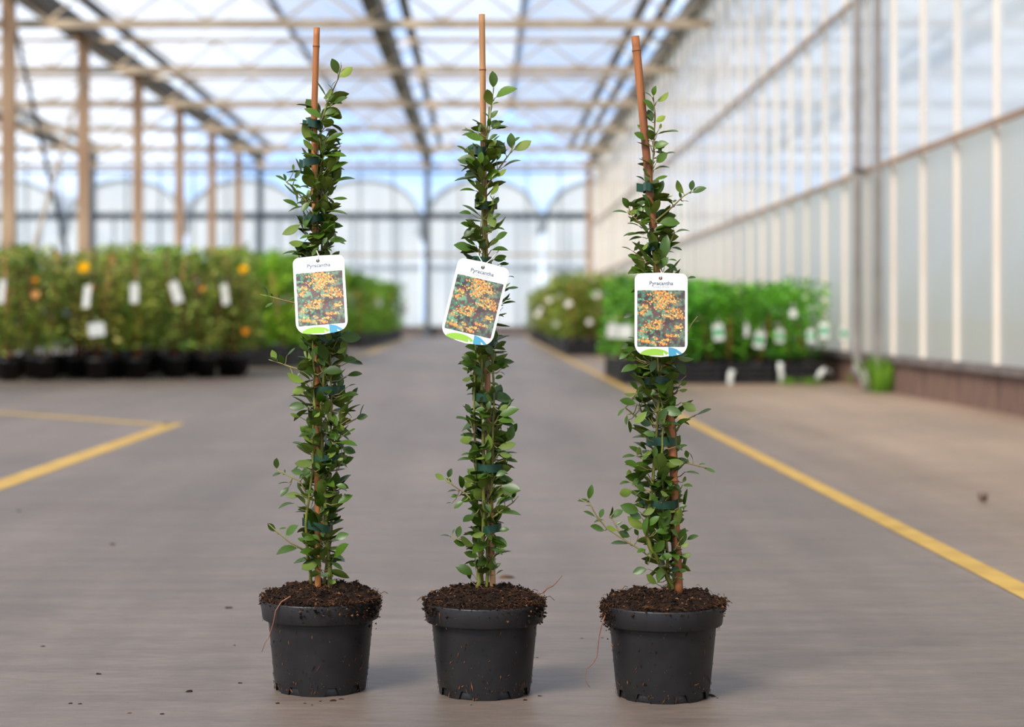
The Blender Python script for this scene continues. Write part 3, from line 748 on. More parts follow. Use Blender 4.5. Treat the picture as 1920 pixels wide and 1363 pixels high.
def ground(P, seed, spills):
    """soil surface, loose crumbs and fibres, chips stuck to the pot"""
    r = random.Random(seed); n, k = 34, 110; vs = [(0, 0, .154)]; fs = []
    def hz(x, y):
        rr = math.hypot(x, y) / .0875
        v = Vector((x * 42 + seed, y * 42, seed * .3)); h = noise.fractal(v, .9, 2.1, 5)
        return .1365 + .017 * max(0, 1 - rr ** 2.2) + .0085 * h * (1 if rr < .93 else .55)
    for i in range(1, n + 1):
        for j in range(k):
            a = 2 * math.pi * j / k; rr = .0860 * (i / n) ** .9
            x, y = rr * math.cos(a), rr * math.sin(a); z = hz(x, y)
            if i == n: z = .129
            vs.append((x, y, z))
    for j in range(k): fs.append((0, 1 + j, 1 + (j + 1) % k))
    for i in range(n - 1):
        for j in range(k):
            a = 1 + i * k + j; b = 1 + i * k + (j + 1) % k
            fs.append((a, a + k, b + k, b))
    m = MB(); m.add(vs, fs, 0, True); m.build('soil', 'soil', P.root)
    def chunk(m, c, s, mi):
        p = [Vector((r.gauss(0, 1), r.gauss(0, 1), r.gauss(0, .8))).normalized() * s * r.uniform(.6, 1.2) for _ in range(6)]
        p = [Vector((1, 0, 0)), Vector((-1, 0, 0)), Vector((0, 1, 0)), Vector((0, -1, 0)), Vector((0, 0, .8)), Vector((0, 0, -.8))]
        p = [c + Vector((q.x * s * r.uniform(.5, 1.3), q.y * s * r.uniform(.5, 1.3), q.z * s * r.uniform(.5, 1.3))) + Vector((r.gauss(0, .2), r.gauss(0, .2), r.gauss(0, .2))) * s for q in p]
        m.add(p, [(0, 2, 4), (2, 1, 4), (1, 3, 4), (3, 0, 4), (2, 0, 5), (1, 2, 5), (3, 1, 5), (0, 3, 5)], mi)
    m = MB()
    for _ in range(1500):
        a = r.uniform(0, 6.283); rr = .0858 * math.sqrt(r.random()); x, y = rr * math.cos(a), rr * math.sin(a)
        s = abs(r.gauss(.0011, .0008)) + .0005
        chunk(m, Vector((x, y, hz(x, y) + s * .5)), s, 0 if r.random() < .92 else 1)
    for a0, wdt, cnt, drop in spills:
        for _ in range(cnt):
            a = math.radians(r.gauss(a0, wdt)); q = abs(r.gauss(0, 1)) * drop
            rr = .0888 + r.uniform(-.002, .003) - max(0, q - .028) * .1; z = .137 - q + r.uniform(0, .006)
            if z < .104: rr = min(rr, .081 + r.uniform(0, .004))
            chunk(m, Vector((rr * math.cos(a), rr * math.sin(a), z)), abs(r.gauss(.0010, .0007)) + .0005, 0 if r.random() < .92 else 1)
    o = m.build('soil_crumbs', ['soil_crumb', 'chip'], P.root); o['kind'] = 'stuff'
    m = MB()
    for _ in range(260):
        a = r.uniform(0, 6.283); rr = .088 * math.sqrt(r.random()); x, y = rr * math.cos(a), rr * math.sin(a)
        if r.random() < .3:
            a = math.radians(r.gauss(*r.choice(spills)[:2])); x, y = .09 * math.cos(a), .09 * math.sin(a)
        c = Vector((x, y, hz(min(x, .085), y) + .002)); b = r.uniform(0, 6.283); L = r.uniform(.004, .014)
        d = Vector((math.cos(b), math.sin(b), r.gauss(0, .25))) * L
        m.tube([c, c + d * .5 + Vector((0, 0, r.uniform(0, .3) * L)), c + d + Vector((0, 0, -.1 * L))], r.uniform(.0002, .0006), 3, 0, False)
    o = m.build('soil_fibres', 'fibre', P.root); o['kind'] = 'stuff'
    m = MB()
    for _ in range(260):
        a = math.radians(r.uniform(170, 370)); z = .134 * (1 - r.random() ** 1.0); z = r.choice((z, r.gauss(.012, .008), z))
        if z < .002 or z > .133: continue
        rad = .0685 + (z / .104) * .009 if z < .104 else .0857 + (z - .105) * .14
        c = Vector((math.cos(a) * rad, math.sin(a) * rad, z)); tn = Vector((-math.sin(a), math.cos(a), 0))
        L = abs(r.gauss(0, .0013)) + .0005; b = r.gauss(1.57, .6); u = tn * math.cos(b) + Vector((0, 0, 1)) * math.sin(b)
        v = tn * -math.sin(b) + Vector((0, 0, 1)) * math.cos(b); nn = Vector((math.cos(a), math.sin(a), 0)) * .0006
        q = L * r.uniform(.3, .8)
        if r.random() < .09: L *= 3.2
        m.add([c - u * L, c + v * q * .5 + nn, c + u * L, c - v * q * .5 + nn], [(0, 1, 2), (0, 2, 3)], r.choice((0, 0, 1)))
    o = m.build('soil_flecks', ['chip', 'soil_crumb'], P.root); o['kind'] = 'stuff'

def lerp_tab(tab, y):
    ys = [t[0] for t in tab]
    return [float(np.interp(y, ys, [t[k] for t in tab])) for k in range(1, len(tab[0]))]

def make_plant(label, px_, base_py, Y, cane, cane_r, cane_mat, nodes, cane_dy, prof, ties, stems, twigs, zooms, seed, spills, roots, nfill):
    P = Plant(label, px_, base_py, Y); r = random.Random(seed)
    inst('pot', POT_HERO, P.root, (0, 0, 0), (0, 0, r.uniform(-.15, .15)))
    ground(P, seed, spills)
    # cane
    dense = []
    for (a, b) in zip(cane[:-1], cane[1:]):
        for k in range(6): dense.append((a[0] + (b[0] - a[0]) * k / 6, a[1] + (b[1] - a[1]) * k / 6))
    dense.append(cane[-1])
    def rad(y):
        s = sum(math.exp(-((y - q) / 4.0) ** 2) for q in nodes)
        return cane_r * (1 + .10 * s)
    ys = sorted(set([q[1] for q in dense] + [n_ + d for n_ in nodes for d in (-8, -4, -2, 0, 2, 4, 8)]))
    ys = [y for y in ys if cane[0][1] <= y <= cane[-1][1]] + [cane[-1][1] + 22]
    cx = lambda y: float(np.interp(y, [q[1] for q in cane], [q[0] for q in cane]))
    m = MB(); m.tube([P.P(cx(y), y, cane_dy) for y in ys], [rad(y) for y in ys], 14)
    cobj = m.build('bamboo_cane', cane_mat, P.root)
    for n_ in nodes:
        m = MB(); m.tube([P.P(cx(y), y, cane_dy) for y in (n_ - 1.2, n_ + 1.2)], cane_r * 1.13, 14); m.build('cane_node', 'cane_node', cobj)
    # stems and twigs
    stem_pts = []
    for si, st in enumerate(stems):
        pts = []; n_ = len(st)
        for a, b in zip(st[:-1], st[1:]):
            for k in range(4): pts.append(tuple(a[i] + (b[i] - a[i]) * k / 4 for i in range(3)))
        pts.append(st[-1]); pts = [(pts[0][0], pts[0][1] + 22, pts[0][2])] + pts
        stem_pts += [P.P(*q) for q in pts[1:]]
        m = MB(); N = len(pts)
        m.tube([P.P(x + r.gauss(0, .8), y, d) for x, y, d in pts], [(.0036 if si == 0 else .0026) * (1 - .7 * i / (N - 1)) for i in range(N)], 8)
        m.build('stem', 'stem', P.root)
    ax = lambda y: sum(lerp_tab(prof, y)) / 2
    def depth(x, y):
        xl, xr = lerp_tab(prof, y); h = max(12, (xr - xl) / 2)
        u = max(-1, min(1, (x - (xl + xr) / 2) / h))
        return -(h / 1270) * math.sqrt(1 - u * u)
    for x0, y0, sc, tw in twigs:
        pts = [(x0 + a / sc, y0 + b / sc) for a, b in tw]; N = len(pts); q = []
        d0 = depth(*pts[0]) * .4
        for i, (x, y) in enumerate(pts): q.append(P.P(x, y, d0 + (r.uniform(-.012, .012) * i / N)))
        for a, b in zip(q[:-1], q[1:]): stem_pts += [a.lerp(b, k / 4) for k in range(5)]
        root_p = min(stem_pts[:-5 * (N - 1)], key=lambda v: (v - q[0] + Vector((0, 0, .012))).length); q = [root_p] + q; N += 1
        m = MB(); m.tube(q, [.0016 - .0009 * i / (N - 1) for i in range(N)], 6); m.build('twig', 'twig', P.root)
    # traced leaves
    top_y = prof[0][0]; bot_y = prof[-1][0]
    def tone(y, young=0.0):
        t = (y - top_y) / (bot_y - top_y)
        f = max(0, 1 - t * 3.2); f = min(1, f + young)
        b = r.uniform(.58, 1.14)
        return (b * (.80 + .50 * f), b * (.88 + .40 * f), b * (.74 + .1 * f), 1)
    for x0, y0, sc, rows in zooms:
        for row in rows:
            bx, by, tx, ty = [v for v in row[:4]]
            broad = len(row) > 4
            bx, tx = x0 + bx / sc, x0 + tx / sc; by, ty = y0 + by / sc, y0 + ty / sc
            Lp = math.hypot(tx - bx, ty - by) / 1270
            db = depth(bx, by) * r.uniform(.7, 1.05); out = r.uniform(-.1, .55) * Lp
            B = P.P(bx, by, db); T = P.P(tx, ty, db - out)
            face = Vector((r.gauss(0, .3), -1.0, .9 + r.gauss(0, .3))) if broad else Vector((r.gauss(0, .35), -.45, 1.0 + r.gauss(0, .25)))
            if broad and r.random() < .24: face = -face
            P.leaf(B, T, face, broad, tone((by + ty) / 2), 1000 + Lp)
    # leaves filling the column
    for i in range(nfill):
        y = bot_y - 30 - (bot_y - top_y - 60) * ((i + r.random()) / nfill)
        xl, xr = lerp_tab(prof, y); c = (xl + xr) / 2; hw = (xr - xl) / 2
        if r.random() < (.85 if hw < 20 else .62 if hw < 32 else .25 if hw < 40 else .08): continue
        phi = r.uniform(0, 2 * math.pi)
        Rm = hw / 1270; L = r.uniform(.024, .039) * (0.72 if hw < 25 else 1)
        el = math.radians(r.gauss(22, 26)); reach = Rm * r.uniform(.5, 1.0 + .28 * abs(math.cos(phi)))
        d = Vector((math.cos(phi) * math.cos(el), math.sin(phi) * math.cos(el), math.sin(el)))
        cen = P.P(c, y)
        B = cen + Vector((math.cos(phi), math.sin(phi), 0)) * max(.004, reach - L * math.cos(el)); T = B + d * L
        up = Vector((0, 0, 1)) if abs(el) < 1.2 else Vector((-math.cos(phi), -math.sin(phi), .3))
        rr = Matrix.Rotation(r.gauss(0, .55), 3, d)
        if r.random() < .2: up = -up
        vis = -math.sin(phi) + abs(math.cos(phi)) * .8 + reach * 8
        P.leaf(B, T, rr @ up, r.random() < .65, tone(y), vis)
    # short side shoots that carry the leaves
    m = MB(); S = np.array([tuple(v) for v in stem_pts])
    for wgt, M, broad, col in P.leaves:
        B = np.array(M.translation); D = S - B; D[:, 2] += .006
        k = int(np.argmin((D ** 2).sum(1))); a = Vector(S[k]); b = Vector(B)
        if (a - b).length > .003:
            mid = a.lerp(b, .5) + Vector((0, 0, -.12 * (a - b).length))
            m.tube([a, mid, b], [.0009, .0008, .0006], 4, 0, False)
    o = m.build('side_shoots', 'twig', P.root); o['kind'] = 'stuff'
    P.flush()
    # ties
    for (xl, xr, y, tilt) in ties:
        a = (xr - xl) / 2 / 1259; b = max(a * .95, .021); h = .0062; n_ = 30
        c = P.P((xl + xr) / 2, y); m = MB()
        def ring(rr_, s_):
            return [(a * rr_ * math.cos(an), b * rr_ * math.sin(an), s_ * h + tilt * a * math.cos(an) + .0012 * math.sin(an * 2 + y)) for an in (2 * math.pi * k / n_ for k in range(n_))]
        for (r1, s1), (r2, s2), sm in (((1, -1), (1, 1), True), ((.965, 1), (.965, -1), True), ((1, 1), (.965, 1), False), ((.965, -1), (1, -1), False)):
            m.add(ring(r1, s1) + ring(r2, s2), [(k, (k + 1) % n_, n_ + (k + 1) % n_, n_ + k) for k in range(n_)], 0, sm)
        an = r.choice((.5, 2.6)); q = Vector((a * math.cos(an), b * math.sin(an), tilt * a * math.cos(an)))
        e = q + Vector((math.cos(an) * .011, .006, .002))
        m.add([q + Vector((0, 0, -h)), e + Vector((0, 0, -h)), e + Vector((0, 0, h)), q + Vector((0, 0, h)), q + Vector((0, .0008, -h)), e + Vector((0, .0008, -h)), e + Vector((0, .0008, h)), q + Vector((0, .0008, h))],
              [(0, 1, 2, 3), (7, 6, 5, 4), (1, 5, 6, 2), (0, 4, 5, 1), (3, 2, 6, 7)])
        m.build('plastic_tie', 'tie_green', P.root, c)
    for pts, rad_, dy in roots:
        m = MB(); N = len(pts); m.tube([P.P(x, y, dy + (D if False else 0)) for (x, y) in pts], [rad_ * (1 - .6 * i / (N - 1)) for i in range(N)], 6)
        m.build('root_strand', 'root', P.root)
    return P

Z1a = (480, 40, 2.84); Z1b = (480, 460, 4.007); Z1c = (460, 780, 4.01)
prof1 = [(150, 592, 646), (200, 578, 632), (260, 578, 636), (300, 566, 640), (330, 540, 646), (370, 545, 640), (400, 552, 640), (440, 552, 640), (480, 552, 628), (560, 552, 640), (630, 566, 650), (680, 552, 652), (740, 556, 664), (780, 556, 670), (830, 560, 664), (880, 552, 650), (920, 546, 650), (960, 560, 640), (1000, 566, 636), (1040, 566, 640), (1075, 580, 630), (1110, 588, 615)]
leaves1 = [
 Z1a + ([(437,285,405,197,1),(440,300,512,240,1),(452,250,455,215),(410,360,378,335),(400,350,425,315),(375,400,315,320),(380,430,420,385,1),(400,450,480,395),(360,500,430,465,1),(350,520,262,455,1),(365,505,445,498),(370,640,465,592),(365,715,480,705),(310,690,255,625,1),(340,720,240,710),(395,800,485,745,1),(410,860,522,820),(385,775,345,715),(330,640,290,580,1),(350,690,360,650,1),
   (165,855,105,818),(165,850,215,840),(160,850,150,810),(200,800,200,760),(205,840,235,790),(190,870,240,880),(400,945,487,950),(380,1010,487,1020),(240,1080,137,1130,1),(385,1165,483,1165,1),(230,990,145,945),(250,985,170,1005),(260,1175,175,1190,1),(240,1230,142,1228),(300,1140,230,1150),(330,1200,300,1250,1),(350,1190,380,1150,1),(290,1220,240,1190,1),(370,1210,405,1215),(270,930,190,900),(300,880,340,850),(290,960,240,1010,1),(345,990,370,1020),(330,900,300,840),(395,930,400,880,1),(370,1110,420,1075)],),
 Z1b + ([(85,385,75,310),(130,390,110,360),(180,400,165,365),(130,430,70,470),(240,420,290,390),(270,480,260,500),(150,870,118,785,1),(205,890,175,820,1),(160,855,100,845),(230,830,300,775),(620,690,790,700,1),(690,880,800,880),(680,980,795,955),(640,1130,765,1108),(780,1290,805,1190),(750,1300,840,1280,1),(380,1060,275,1110,1),(370,1030,230,970,1),(330,1290,260,1260,1),(380,1215,245,1205,1),(300,1000,330,960,1),(400,800,330,740,1),(430,880,440,760,1),(540,870,470,740,1),(600,810,680,770,1),(640,870,760,850,1),(520,970,530,910,1),(690,1060,750,1040),(720,1290,670,1240),(690,1250,750,1235),(590,1310,520,1270,1),(480,1250,440,1300,1),(500,950,640,930,1),(430,1000,360,930)],),
 Z1c + ([(235,400,235,315,1),(270,430,200,445,1),(300,430,295,400),(330,500,245,500),(330,530,262,610,1),(420,590,300,590,1),(370,655,250,665),(230,870,165,808,1),(300,900,390,820,1),(250,850,310,840),(400,990,235,1010,1),(440,1060,405,1100,1),(670,920,770,885,1),(660,1070,770,960,1),(640,1100,735,1145),(690,660,805,590,1),(700,350,770,370),(690,200,838,200),(720,240,830,275,1),(690,330,738,320,1),(440,430,345,410,1),(520,350,370,360,1),(560,400,530,350,1),(600,390,660,360,1),(450,950,395,910,1),(560,930,500,890,1),(560,880,590,910,1),(640,1180,660,1210,1),(620,1230,685,1260,1),(430,360,400,330),(680,520,760,530,1),(680,580,620,560),(520,560,450,580,1),(480,180,520,90,1),(500,130,400,150),(600,120,640,90),(680,210,700,240,1),(770,120,830,100)],)]
twigs1 = [Z1a + ([(270, 960), (215, 905), (165, 855)],), Z1a + ([(345, 560), (365, 480), (400, 390), (435, 310), (455, 235)],), Z1b + ([(290, 432), (200, 412), (120, 388), (32, 370)],), Z1b + ([(255, 912), (180, 885), (95, 858)],),
          Z1c + ([(410, 490), (300, 435), (225, 400)],), Z1c + ([(340, 955), (260, 890), (175, 812)],), Z1c + ([(670, 560), (640, 490), (690, 410), (735, 330)],)]
stems1 = [[(620, 1100, 0), (617, 1040, -.005), (612, 985, -.008), (606, 900, -.005), (600, 800, -.01), (608, 700, -.01), (602, 560, -.006), (604, 420, -.004), (602, 300, 0), (600, 230, 0)],
          [(583, 1100, .005), (578, 1050, .0), (574, 985, -.012), (585, 880, -.012), (590, 760, -.02), (586, 640, -.015), (590, 520, -.012), (592, 380, -.008), (597, 290, -.004)],
          [(605, 1105, .01), (622, 1000, .012), (618, 880, -.01), (622, 770, -.016), (618, 660, -.012), (610, 500, -.01), (608, 360, -.006)]]
ties1 = [(575, 606, 233, -.05), (568, 606, 303, .25), (568, 607, 411, .1), (584, 629, 634, 0), (580, 637, 733, .02), (584, 636, 860, .05), (573, 621, 986, -.15)]
make_plant('staked evergreen in a black pot, leftmost of the three', 601.5, 1289, 2.745,
           [(594, 52), (591, 150), (589, 215), (591, 400), (594, 700), (596, 1098)], .0048, 'bamboo', (87, 430, 780, 1060), 0.0, prof1, ties1, stems1, twigs1, leaves1, 21,
           [(330, 14, 420, .016), (215, 25, 120, .006), (285, 18, 200, .014)], [([(545, 1118), (528, 1128), (517, 1145), (512, 1170), (504, 1195), (497, 1205), (491, 1222)], .0011, -.072)], 640)

Z2a = (780, 20, 2.84); Z2b = (780, 460, 4.007); Z2c = (760, 780, 4.01)
prof2 = [(180, 905, 938), (230, 896, 934), (265, 880, 940), (300, 872, 946), (340, 872, 936), (380, 880, 930), (420, 876, 934), (460, 874, 938), (490, 880, 936), (560, 884, 948), (640, 884, 942), (690, 876, 944), (730, 884, 938), (780, 870, 954), (840, 870, 958), (890, 872, 956), (950, 862, 956), (990, 884, 944), (1030, 884, 940), (1070, 886, 934), (1110, 895, 925)]
leaves2 = [
 Z2a + ([(412,415,410,320,1),(420,465,523,398,1),(405,510,370,415,1),(405,500,440,485),(395,575,435,530,1),(390,570,362,540,1),(395,635,480,597),(385,635,328,600),(390,620,388,575,1),(370,690,260,665,1),(320,650,245,628),(325,645,318,618),(335,650,340,610),(385,690,433,655,1),(380,735,430,690,1),(510,740,505,650,1),(515,745,612,688,1),(520,700,550,668),(460,835,550,782),(480,770,425,690,1),(415,880,485,850,1),(290,765,220,715),(295,740,315,712),(330,830,260,790,1),(320,960,235,945),(330,870,238,810),(300,855,265,855),(300,905,255,890),(395,985,440,915,1),(360,1040,340,980,1),(415,1035,440,990,1),(300,1085,232,1065,1),(310,1150,235,1135,1),(320,1155,250,1200,1),(300,1275,210,1240,1),(400,1275,482,1258),(415,1220,490,1185,1),(390,1070,415,1160,1),(410,1325,478,1320),(340,820,350,750,1),(360,830,380,770,1),(430,800,450,755,1),(320,930,270,900,1),(400,900,440,860,1),(320,1250,255,1215),(380,1250,320,1225,1),(350,1150,395,1170,1),(440,1350,492,1345),(310,780,285,740,1),(420,1160,470,1155),(405,1110,445,1075,1)],),
 Z2b + ([(580,110,675,85,1),(650,145,697,125),(690,235,738,232),(665,325,770,325),(640,440,748,420),(640,480,655,465),(620,525,662,530),(590,720,600,640,1),(590,780,678,720,1),(600,810,685,795),(430,880,345,825,1),(600,900,670,845,1),(640,930,690,890,1),(400,940,350,920,1),(420,990,350,1020,1),(630,950,675,968),(440,1050,375,1080),(540,1240,550,1170,1),(410,1265,372,1190,1),(400,1310,300,1290),(620,1280,768,1225,1),(620,1310,735,1320,1),(620,1240,690,1200,1),(470,860,380,800,1),(520,920,550,860,1),(500,990,430,900,1),(580,830,520,740,1),(460,1030,490,975,1),(590,1000,650,980,1),(560,1030,620,1050),(600,680,670,682),(530,1290,500,1330,1),(440,1240,520,1230,1),(640,1340,740,1350)],),
 Z2c + ([(490,35,378,8),(690,30,818,40,1),(510,160,405,195,1),(800,140,845,55,1),(790,110,760,90,1),(690,240,830,200,1),(700,280,805,300,1),(740,330,845,335),(510,290,425,275),(510,325,392,322),(300,475,222,440,1),(320,465,345,398,1),(350,500,310,465,1),(430,550,415,450,1),(520,495,440,460,1),(390,560,315,560),(400,600,340,600,1),(440,640,362,690,1),(350,655,308,650),(720,530,870,565,1),(675,455,760,410,1),(700,730,870,718),(745,630,770,590,1),(800,620,830,570,1),(520,740,432,800,1),(570,870,480,840,1),(700,860,775,845,1),(340,905,265,890),(390,920,415,825,1),(520,980,410,910,1),(460,970,365,940,1),(350,890,375,850),(555,1060,440,1030,1),(515,1195,385,1120,1),(490,1230,465,1160,1),(680,1190,735,1155),(690,1020,755,1000),(720,1010,700,940),(600,340,640,270,1),(560,250,640,220,1),(500,130,465,90,1),(590,120,600,40,1),(640,440,540,470,1),(500,640,505,560,1),(640,740,600,660,1),(650,940,620,880,1),(600,880,500,900,1),(530,1130,475,1100,1),(700,460,760,490,1),(680,680,740,600)],)]
twigs2 = [Z2a + ([(355, 800), (375, 700), (395, 600), (400, 510), (415, 410)],), Z2a + ([(400, 900), (470, 800), (500, 760), (520, 720)],), Z2c + ([(560, 690), (450, 580), (370, 530), (295, 475)],), Z2c + ([(650, 770), (750, 690), (810, 650), (850, 600)],), Z2c + ([(560, 1000), (450, 950), (340, 905)],), Z2a + ([(410, 1065), (425, 1040), (430, 1020)],)]
stems2 = [[(897, 1100, 0), (900, 1060, 0), (906, 1000, -.008), (908, 900, -.012), (905, 780, -.012), (902, 650, -.014), (908, 500, -.01), (905, 380, -.008), (908, 300, -.004), (918, 200, 0)],
          [(912, 1100, .004), (916, 1000, -.004), (922, 900, -.016), (926, 760, -.016), (924, 680, -.014), (914, 520, -.01), (904, 360, -.006), (905, 285, 0)],
          [(905, 1100, .01), (896, 980, .01), (892, 880, -.008), (888, 740, -.014), (896, 600, -.01), (900, 430, -.01)]]
ties2 = [(888, 913, 284, 0), (890, 922, 384, -.1), (884, 922, 490, 0), (890, 930, 640, 0), (886, 932, 743, .05), (892, 942, 876, -.1), (903, 940, 990, .1)]
make_plant('staked evergreen in a black pot, middle of the three', 908.5, 1297, 2.718,
           [(903.5, 27), (905, 130), (906, 260), (911, 560), (917, 850), (924, 1104)], .0045, 'bamboo_pale', (131, 480, 800), .004, prof2, ties2, stems2, twigs2, leaves2, 34,
           [(205, 14, 220, .012), (330, 16, 260, .012), (290, 30, 60, .01)], [([(1018, 1112), (1026, 1103), (1036, 1099), (1045, 1090), (1054, 1079)], .0012, 0.0)], 600)

Z3a = (1100, 40, 2.84); Z3b = (1080, 480, 4.01); Z3c = (1060, 780, 4.01)
prof3 = [(190, 1214, 1238), (260, 1208, 1240), (330, 1208, 1236), (370, 1192, 1246), (410, 1186, 1256), (450, 1196, 1252), (490, 1192, 1266), (540, 1200, 1270), (620, 1196, 1274), (680, 1180, 1282), (720, 1184, 1280), (760, 1182, 1284), (820, 1186, 1280), (870, 1184, 1286), (920, 1184, 1284), (960, 1182, 1284), (1000, 1190, 1286), (1040, 1206, 1288), (1070, 1216, 1286), (1105, 1236, 1276)]
leaves3 = [
 Z3a + ([(355,400,362,345,1),(370,430,440,385,1),(360,485,313,410,1),(350,405,308,370),(360,530,320,495,1),(365,535,420,502,1),(375,600,487,572),(365,590,328,545),(385,575,400,545,1),(320,635,257,590,1),(318,620,340,592,1),(340,665,265,648),(355,670,428,642,1),(390,705,390,665,1),(368,755,430,700,1),(400,715,468,688),(345,760,275,735),(350,765,335,730,1),(358,790,435,760),(345,830,300,782,1),(358,845,432,828),(310,850,265,818),(330,860,310,820,1),(518,920,470,850,1),(555,905,565,845,1),(555,912,638,885,1),(505,945,490,910,1),(520,955,545,960),(455,965,480,950,1),(460,975,432,948),(470,980,515,980),(220,1020,138,1003),(225,1000,195,938,1),(230,990,262,940),(245,1000,315,955,1),(270,1040,290,985,1),(280,1090,220,1065),(300,1060,345,1045,1),(330,1130,290,1080,1),(280,1130,195,1135),(300,1150,225,1155),(380,1075,497,1065,1),(360,1110,440,1080),(470,1125,547,1098),(465,1115,452,1078),(455,1140,428,1112),(435,1200,405,1175),(450,1205,510,1212),(240,1220,188,1195),(250,1225,285,1170,1),(275,1265,220,1240,1),(290,1320,235,1310),(270,1335,220,1338),(360,1305,315,1245,1),(385,1320,430,1255,1),(415,1295,490,1320,1),(330,960,300,920,1),(350,1130,410,1090,1),(340,1040,310,985,1),(430,1270,480,1268),(310,1330,360,1320,1),(290,1220,330,1180,1)],),
 Z3b + ([(835,170,902,152),(440,430,352,455,1),(440,345,395,360),(880,500,930,480),(860,520,890,525),(840,575,860,575),(840,628,890,626),(440,650,335,690,1),(440,620,390,605),(400,720,322,770,1),(450,780,380,780,1),(470,830,345,850,1),(750,760,888,780,1),(500,900,560,870,1),(470,1010,408,940,1),(450,1030,365,1050,1),(460,1110,327,1090,1),(370,1140,310,1200),(385,1190,375,1270),(395,1230,412,1330),(540,1165,430,1255,1),(900,1195,1022,1157),(790,1100,905,1165,1),(780,970,840,945,1),(770,1010,838,1010,1),(690,1130,740,1090,1),(650,1150,790,1180,1),(830,900,760,790,1),(560,880,600,780,1),(460,900,420,880,1),(560,1050,600,1010,1),(700,1070,620,1040,1),(470,1240,570,1270,1),(500,1090,470,1020,1),(620,1240,680,1150,1),(800,1240,855,1270),(700,880,650,870,1),(500,1330,600,1340,1),(690,1250,790,1270)],),
 Z3c + ([(530,300,428,298),(560,375,440,350,1),(480,480,480,400,1),(490,500,412,495),(510,560,402,590,1),(665,320,680,225,1),(770,330,890,350,1),(1040,385,1125,430),(960,330,935,270),(920,320,905,255,1),(1000,370,1050,350),(900,420,1010,430),(880,500,910,455,1),(880,520,958,525,1),(850,690,913,670,1),(175,630,200,520),(190,650,100,620),(230,760,138,710),(200,680,152,668),(260,770,285,695,1),(300,860,182,835,1),(330,760,365,685),(340,770,430,700,1),(290,780,212,790),(390,860,310,830,1),(480,960,342,950),(490,910,400,870,1),(480,840,410,830,1),(560,720,418,675,1),(590,680,525,665,1),(580,770,480,730,1),(570,740,680,690,1),(600,910,605,750),(700,860,780,700,1),(620,830,700,750,1),(780,810,850,790,1),(670,870,775,865,1),(890,900,900,840,1),(910,930,1002,895,1),(870,980,930,960,1),(850,910,800,850,1),(870,1050,950,1040,1),(700,1070,805,1050,1),(620,1120,600,1060,1),(620,1150,505,1175,1),(690,1250,740,1130,1),(690,1265,615,1190,1),(840,1170,915,1160,1),(840,1210,895,1230),(790,1110,850,1100,1),(830,1230,790,1180,1),(660,1030,740,940,1),(600,570,540,520,1),(730,480,690,490,1),(780,600,710,570,1),(820,520,760,550,1),(540,300,560,230,1),(830,230,918,225),(600,1000,540,1020,1),(700,650,640,590,1),(430,880,500,830),(380,820,430,790),(550,900,520,850,1),(650,470,660,410),(500,520,560,470,1)],)]
twigs3 = [Z3a + ([(345, 870), (352, 760), (358, 640), (365, 500), (355, 400)],), Z3a + ([(370, 1060), (460, 985), (510, 935), (560, 903)],), Z3a + ([(345, 1150), (260, 1050), (215, 1008)],), Z3a + ([(420, 1250), (440, 1190), (468, 1120)],), Z3b + ([(835, 590), (870, 510), (912, 455)],),
          Z3b + ([(790, 1260), (840, 1225), (910, 1190)],), Z3c + ([(860, 340), (960, 365), (1060, 390)],), Z3c + ([(640, 1060), (540, 990), (440, 930), (310, 845), (235, 750), (185, 660), (100, 620)],), Z3c + ([(820, 1010), (860, 940), (905, 875)],), Z3c + ([(440, 930), (350, 770), (330, 740)],), Z3b + ([(440, 1200), (395, 1160), (370, 1140)],)]
stems3 = [[(1262, 1100, .0), (1245, 1070, -.008), (1222, 1030, -.02), (1212, 1000, -.02), (1220, 940, -.016), (1228, 860, -.014), (1236, 740, -.014), (1232, 600, -.01), (1228, 450, -.008), (1222, 350, -.004)],
          [(1255, 1100, .006), (1250, 1030, -.01), (1243, 940, -.02), (1240, 860, -.02), (1246, 780, -.02), (1222, 680, -.014), (1226, 520, -.008), (1224, 400, -.006)],
          [(1264, 1100, .012), (1262, 1000, .01), (1268, 860, .006), (1264, 760, -.006), (1256, 680, -.006), (1240, 560, -.008)]]
ties3 = [(1206, 1226, 352, 0), (1213, 1237, 463, -.08), (1206, 1258, 714, -.12), (1212, 1267, 827, -.06), (1208, 1272, 943, .04)]
make_plant('staked evergreen with a slanting cane in a black pot, rightmost of the three', 1243, 1303, 2.695,
           [(1191, 68), (1202, 180), (1212, 290), (1222, 400), (1233, 500), (1252, 720), (1262, 870), (1268, 1000), (1273, 1096)], .0059, 'bamboo_red', (95, 520, 902), -.004, prof3, ties3, stems3, twigs3, leaves3, 55,
           [(196, 9, 330, .018), (300, 40, 120, .006), (345, 14, 140, .008)], [([(1136, 1150), (1128, 1172), (1123, 1195), (1121, 1215), (1119, 1232), (1112, 1244), (1100, 1254), (1097, 1268), (1100, 1280), (1106, 1289)], .0009, -.03)], 560)

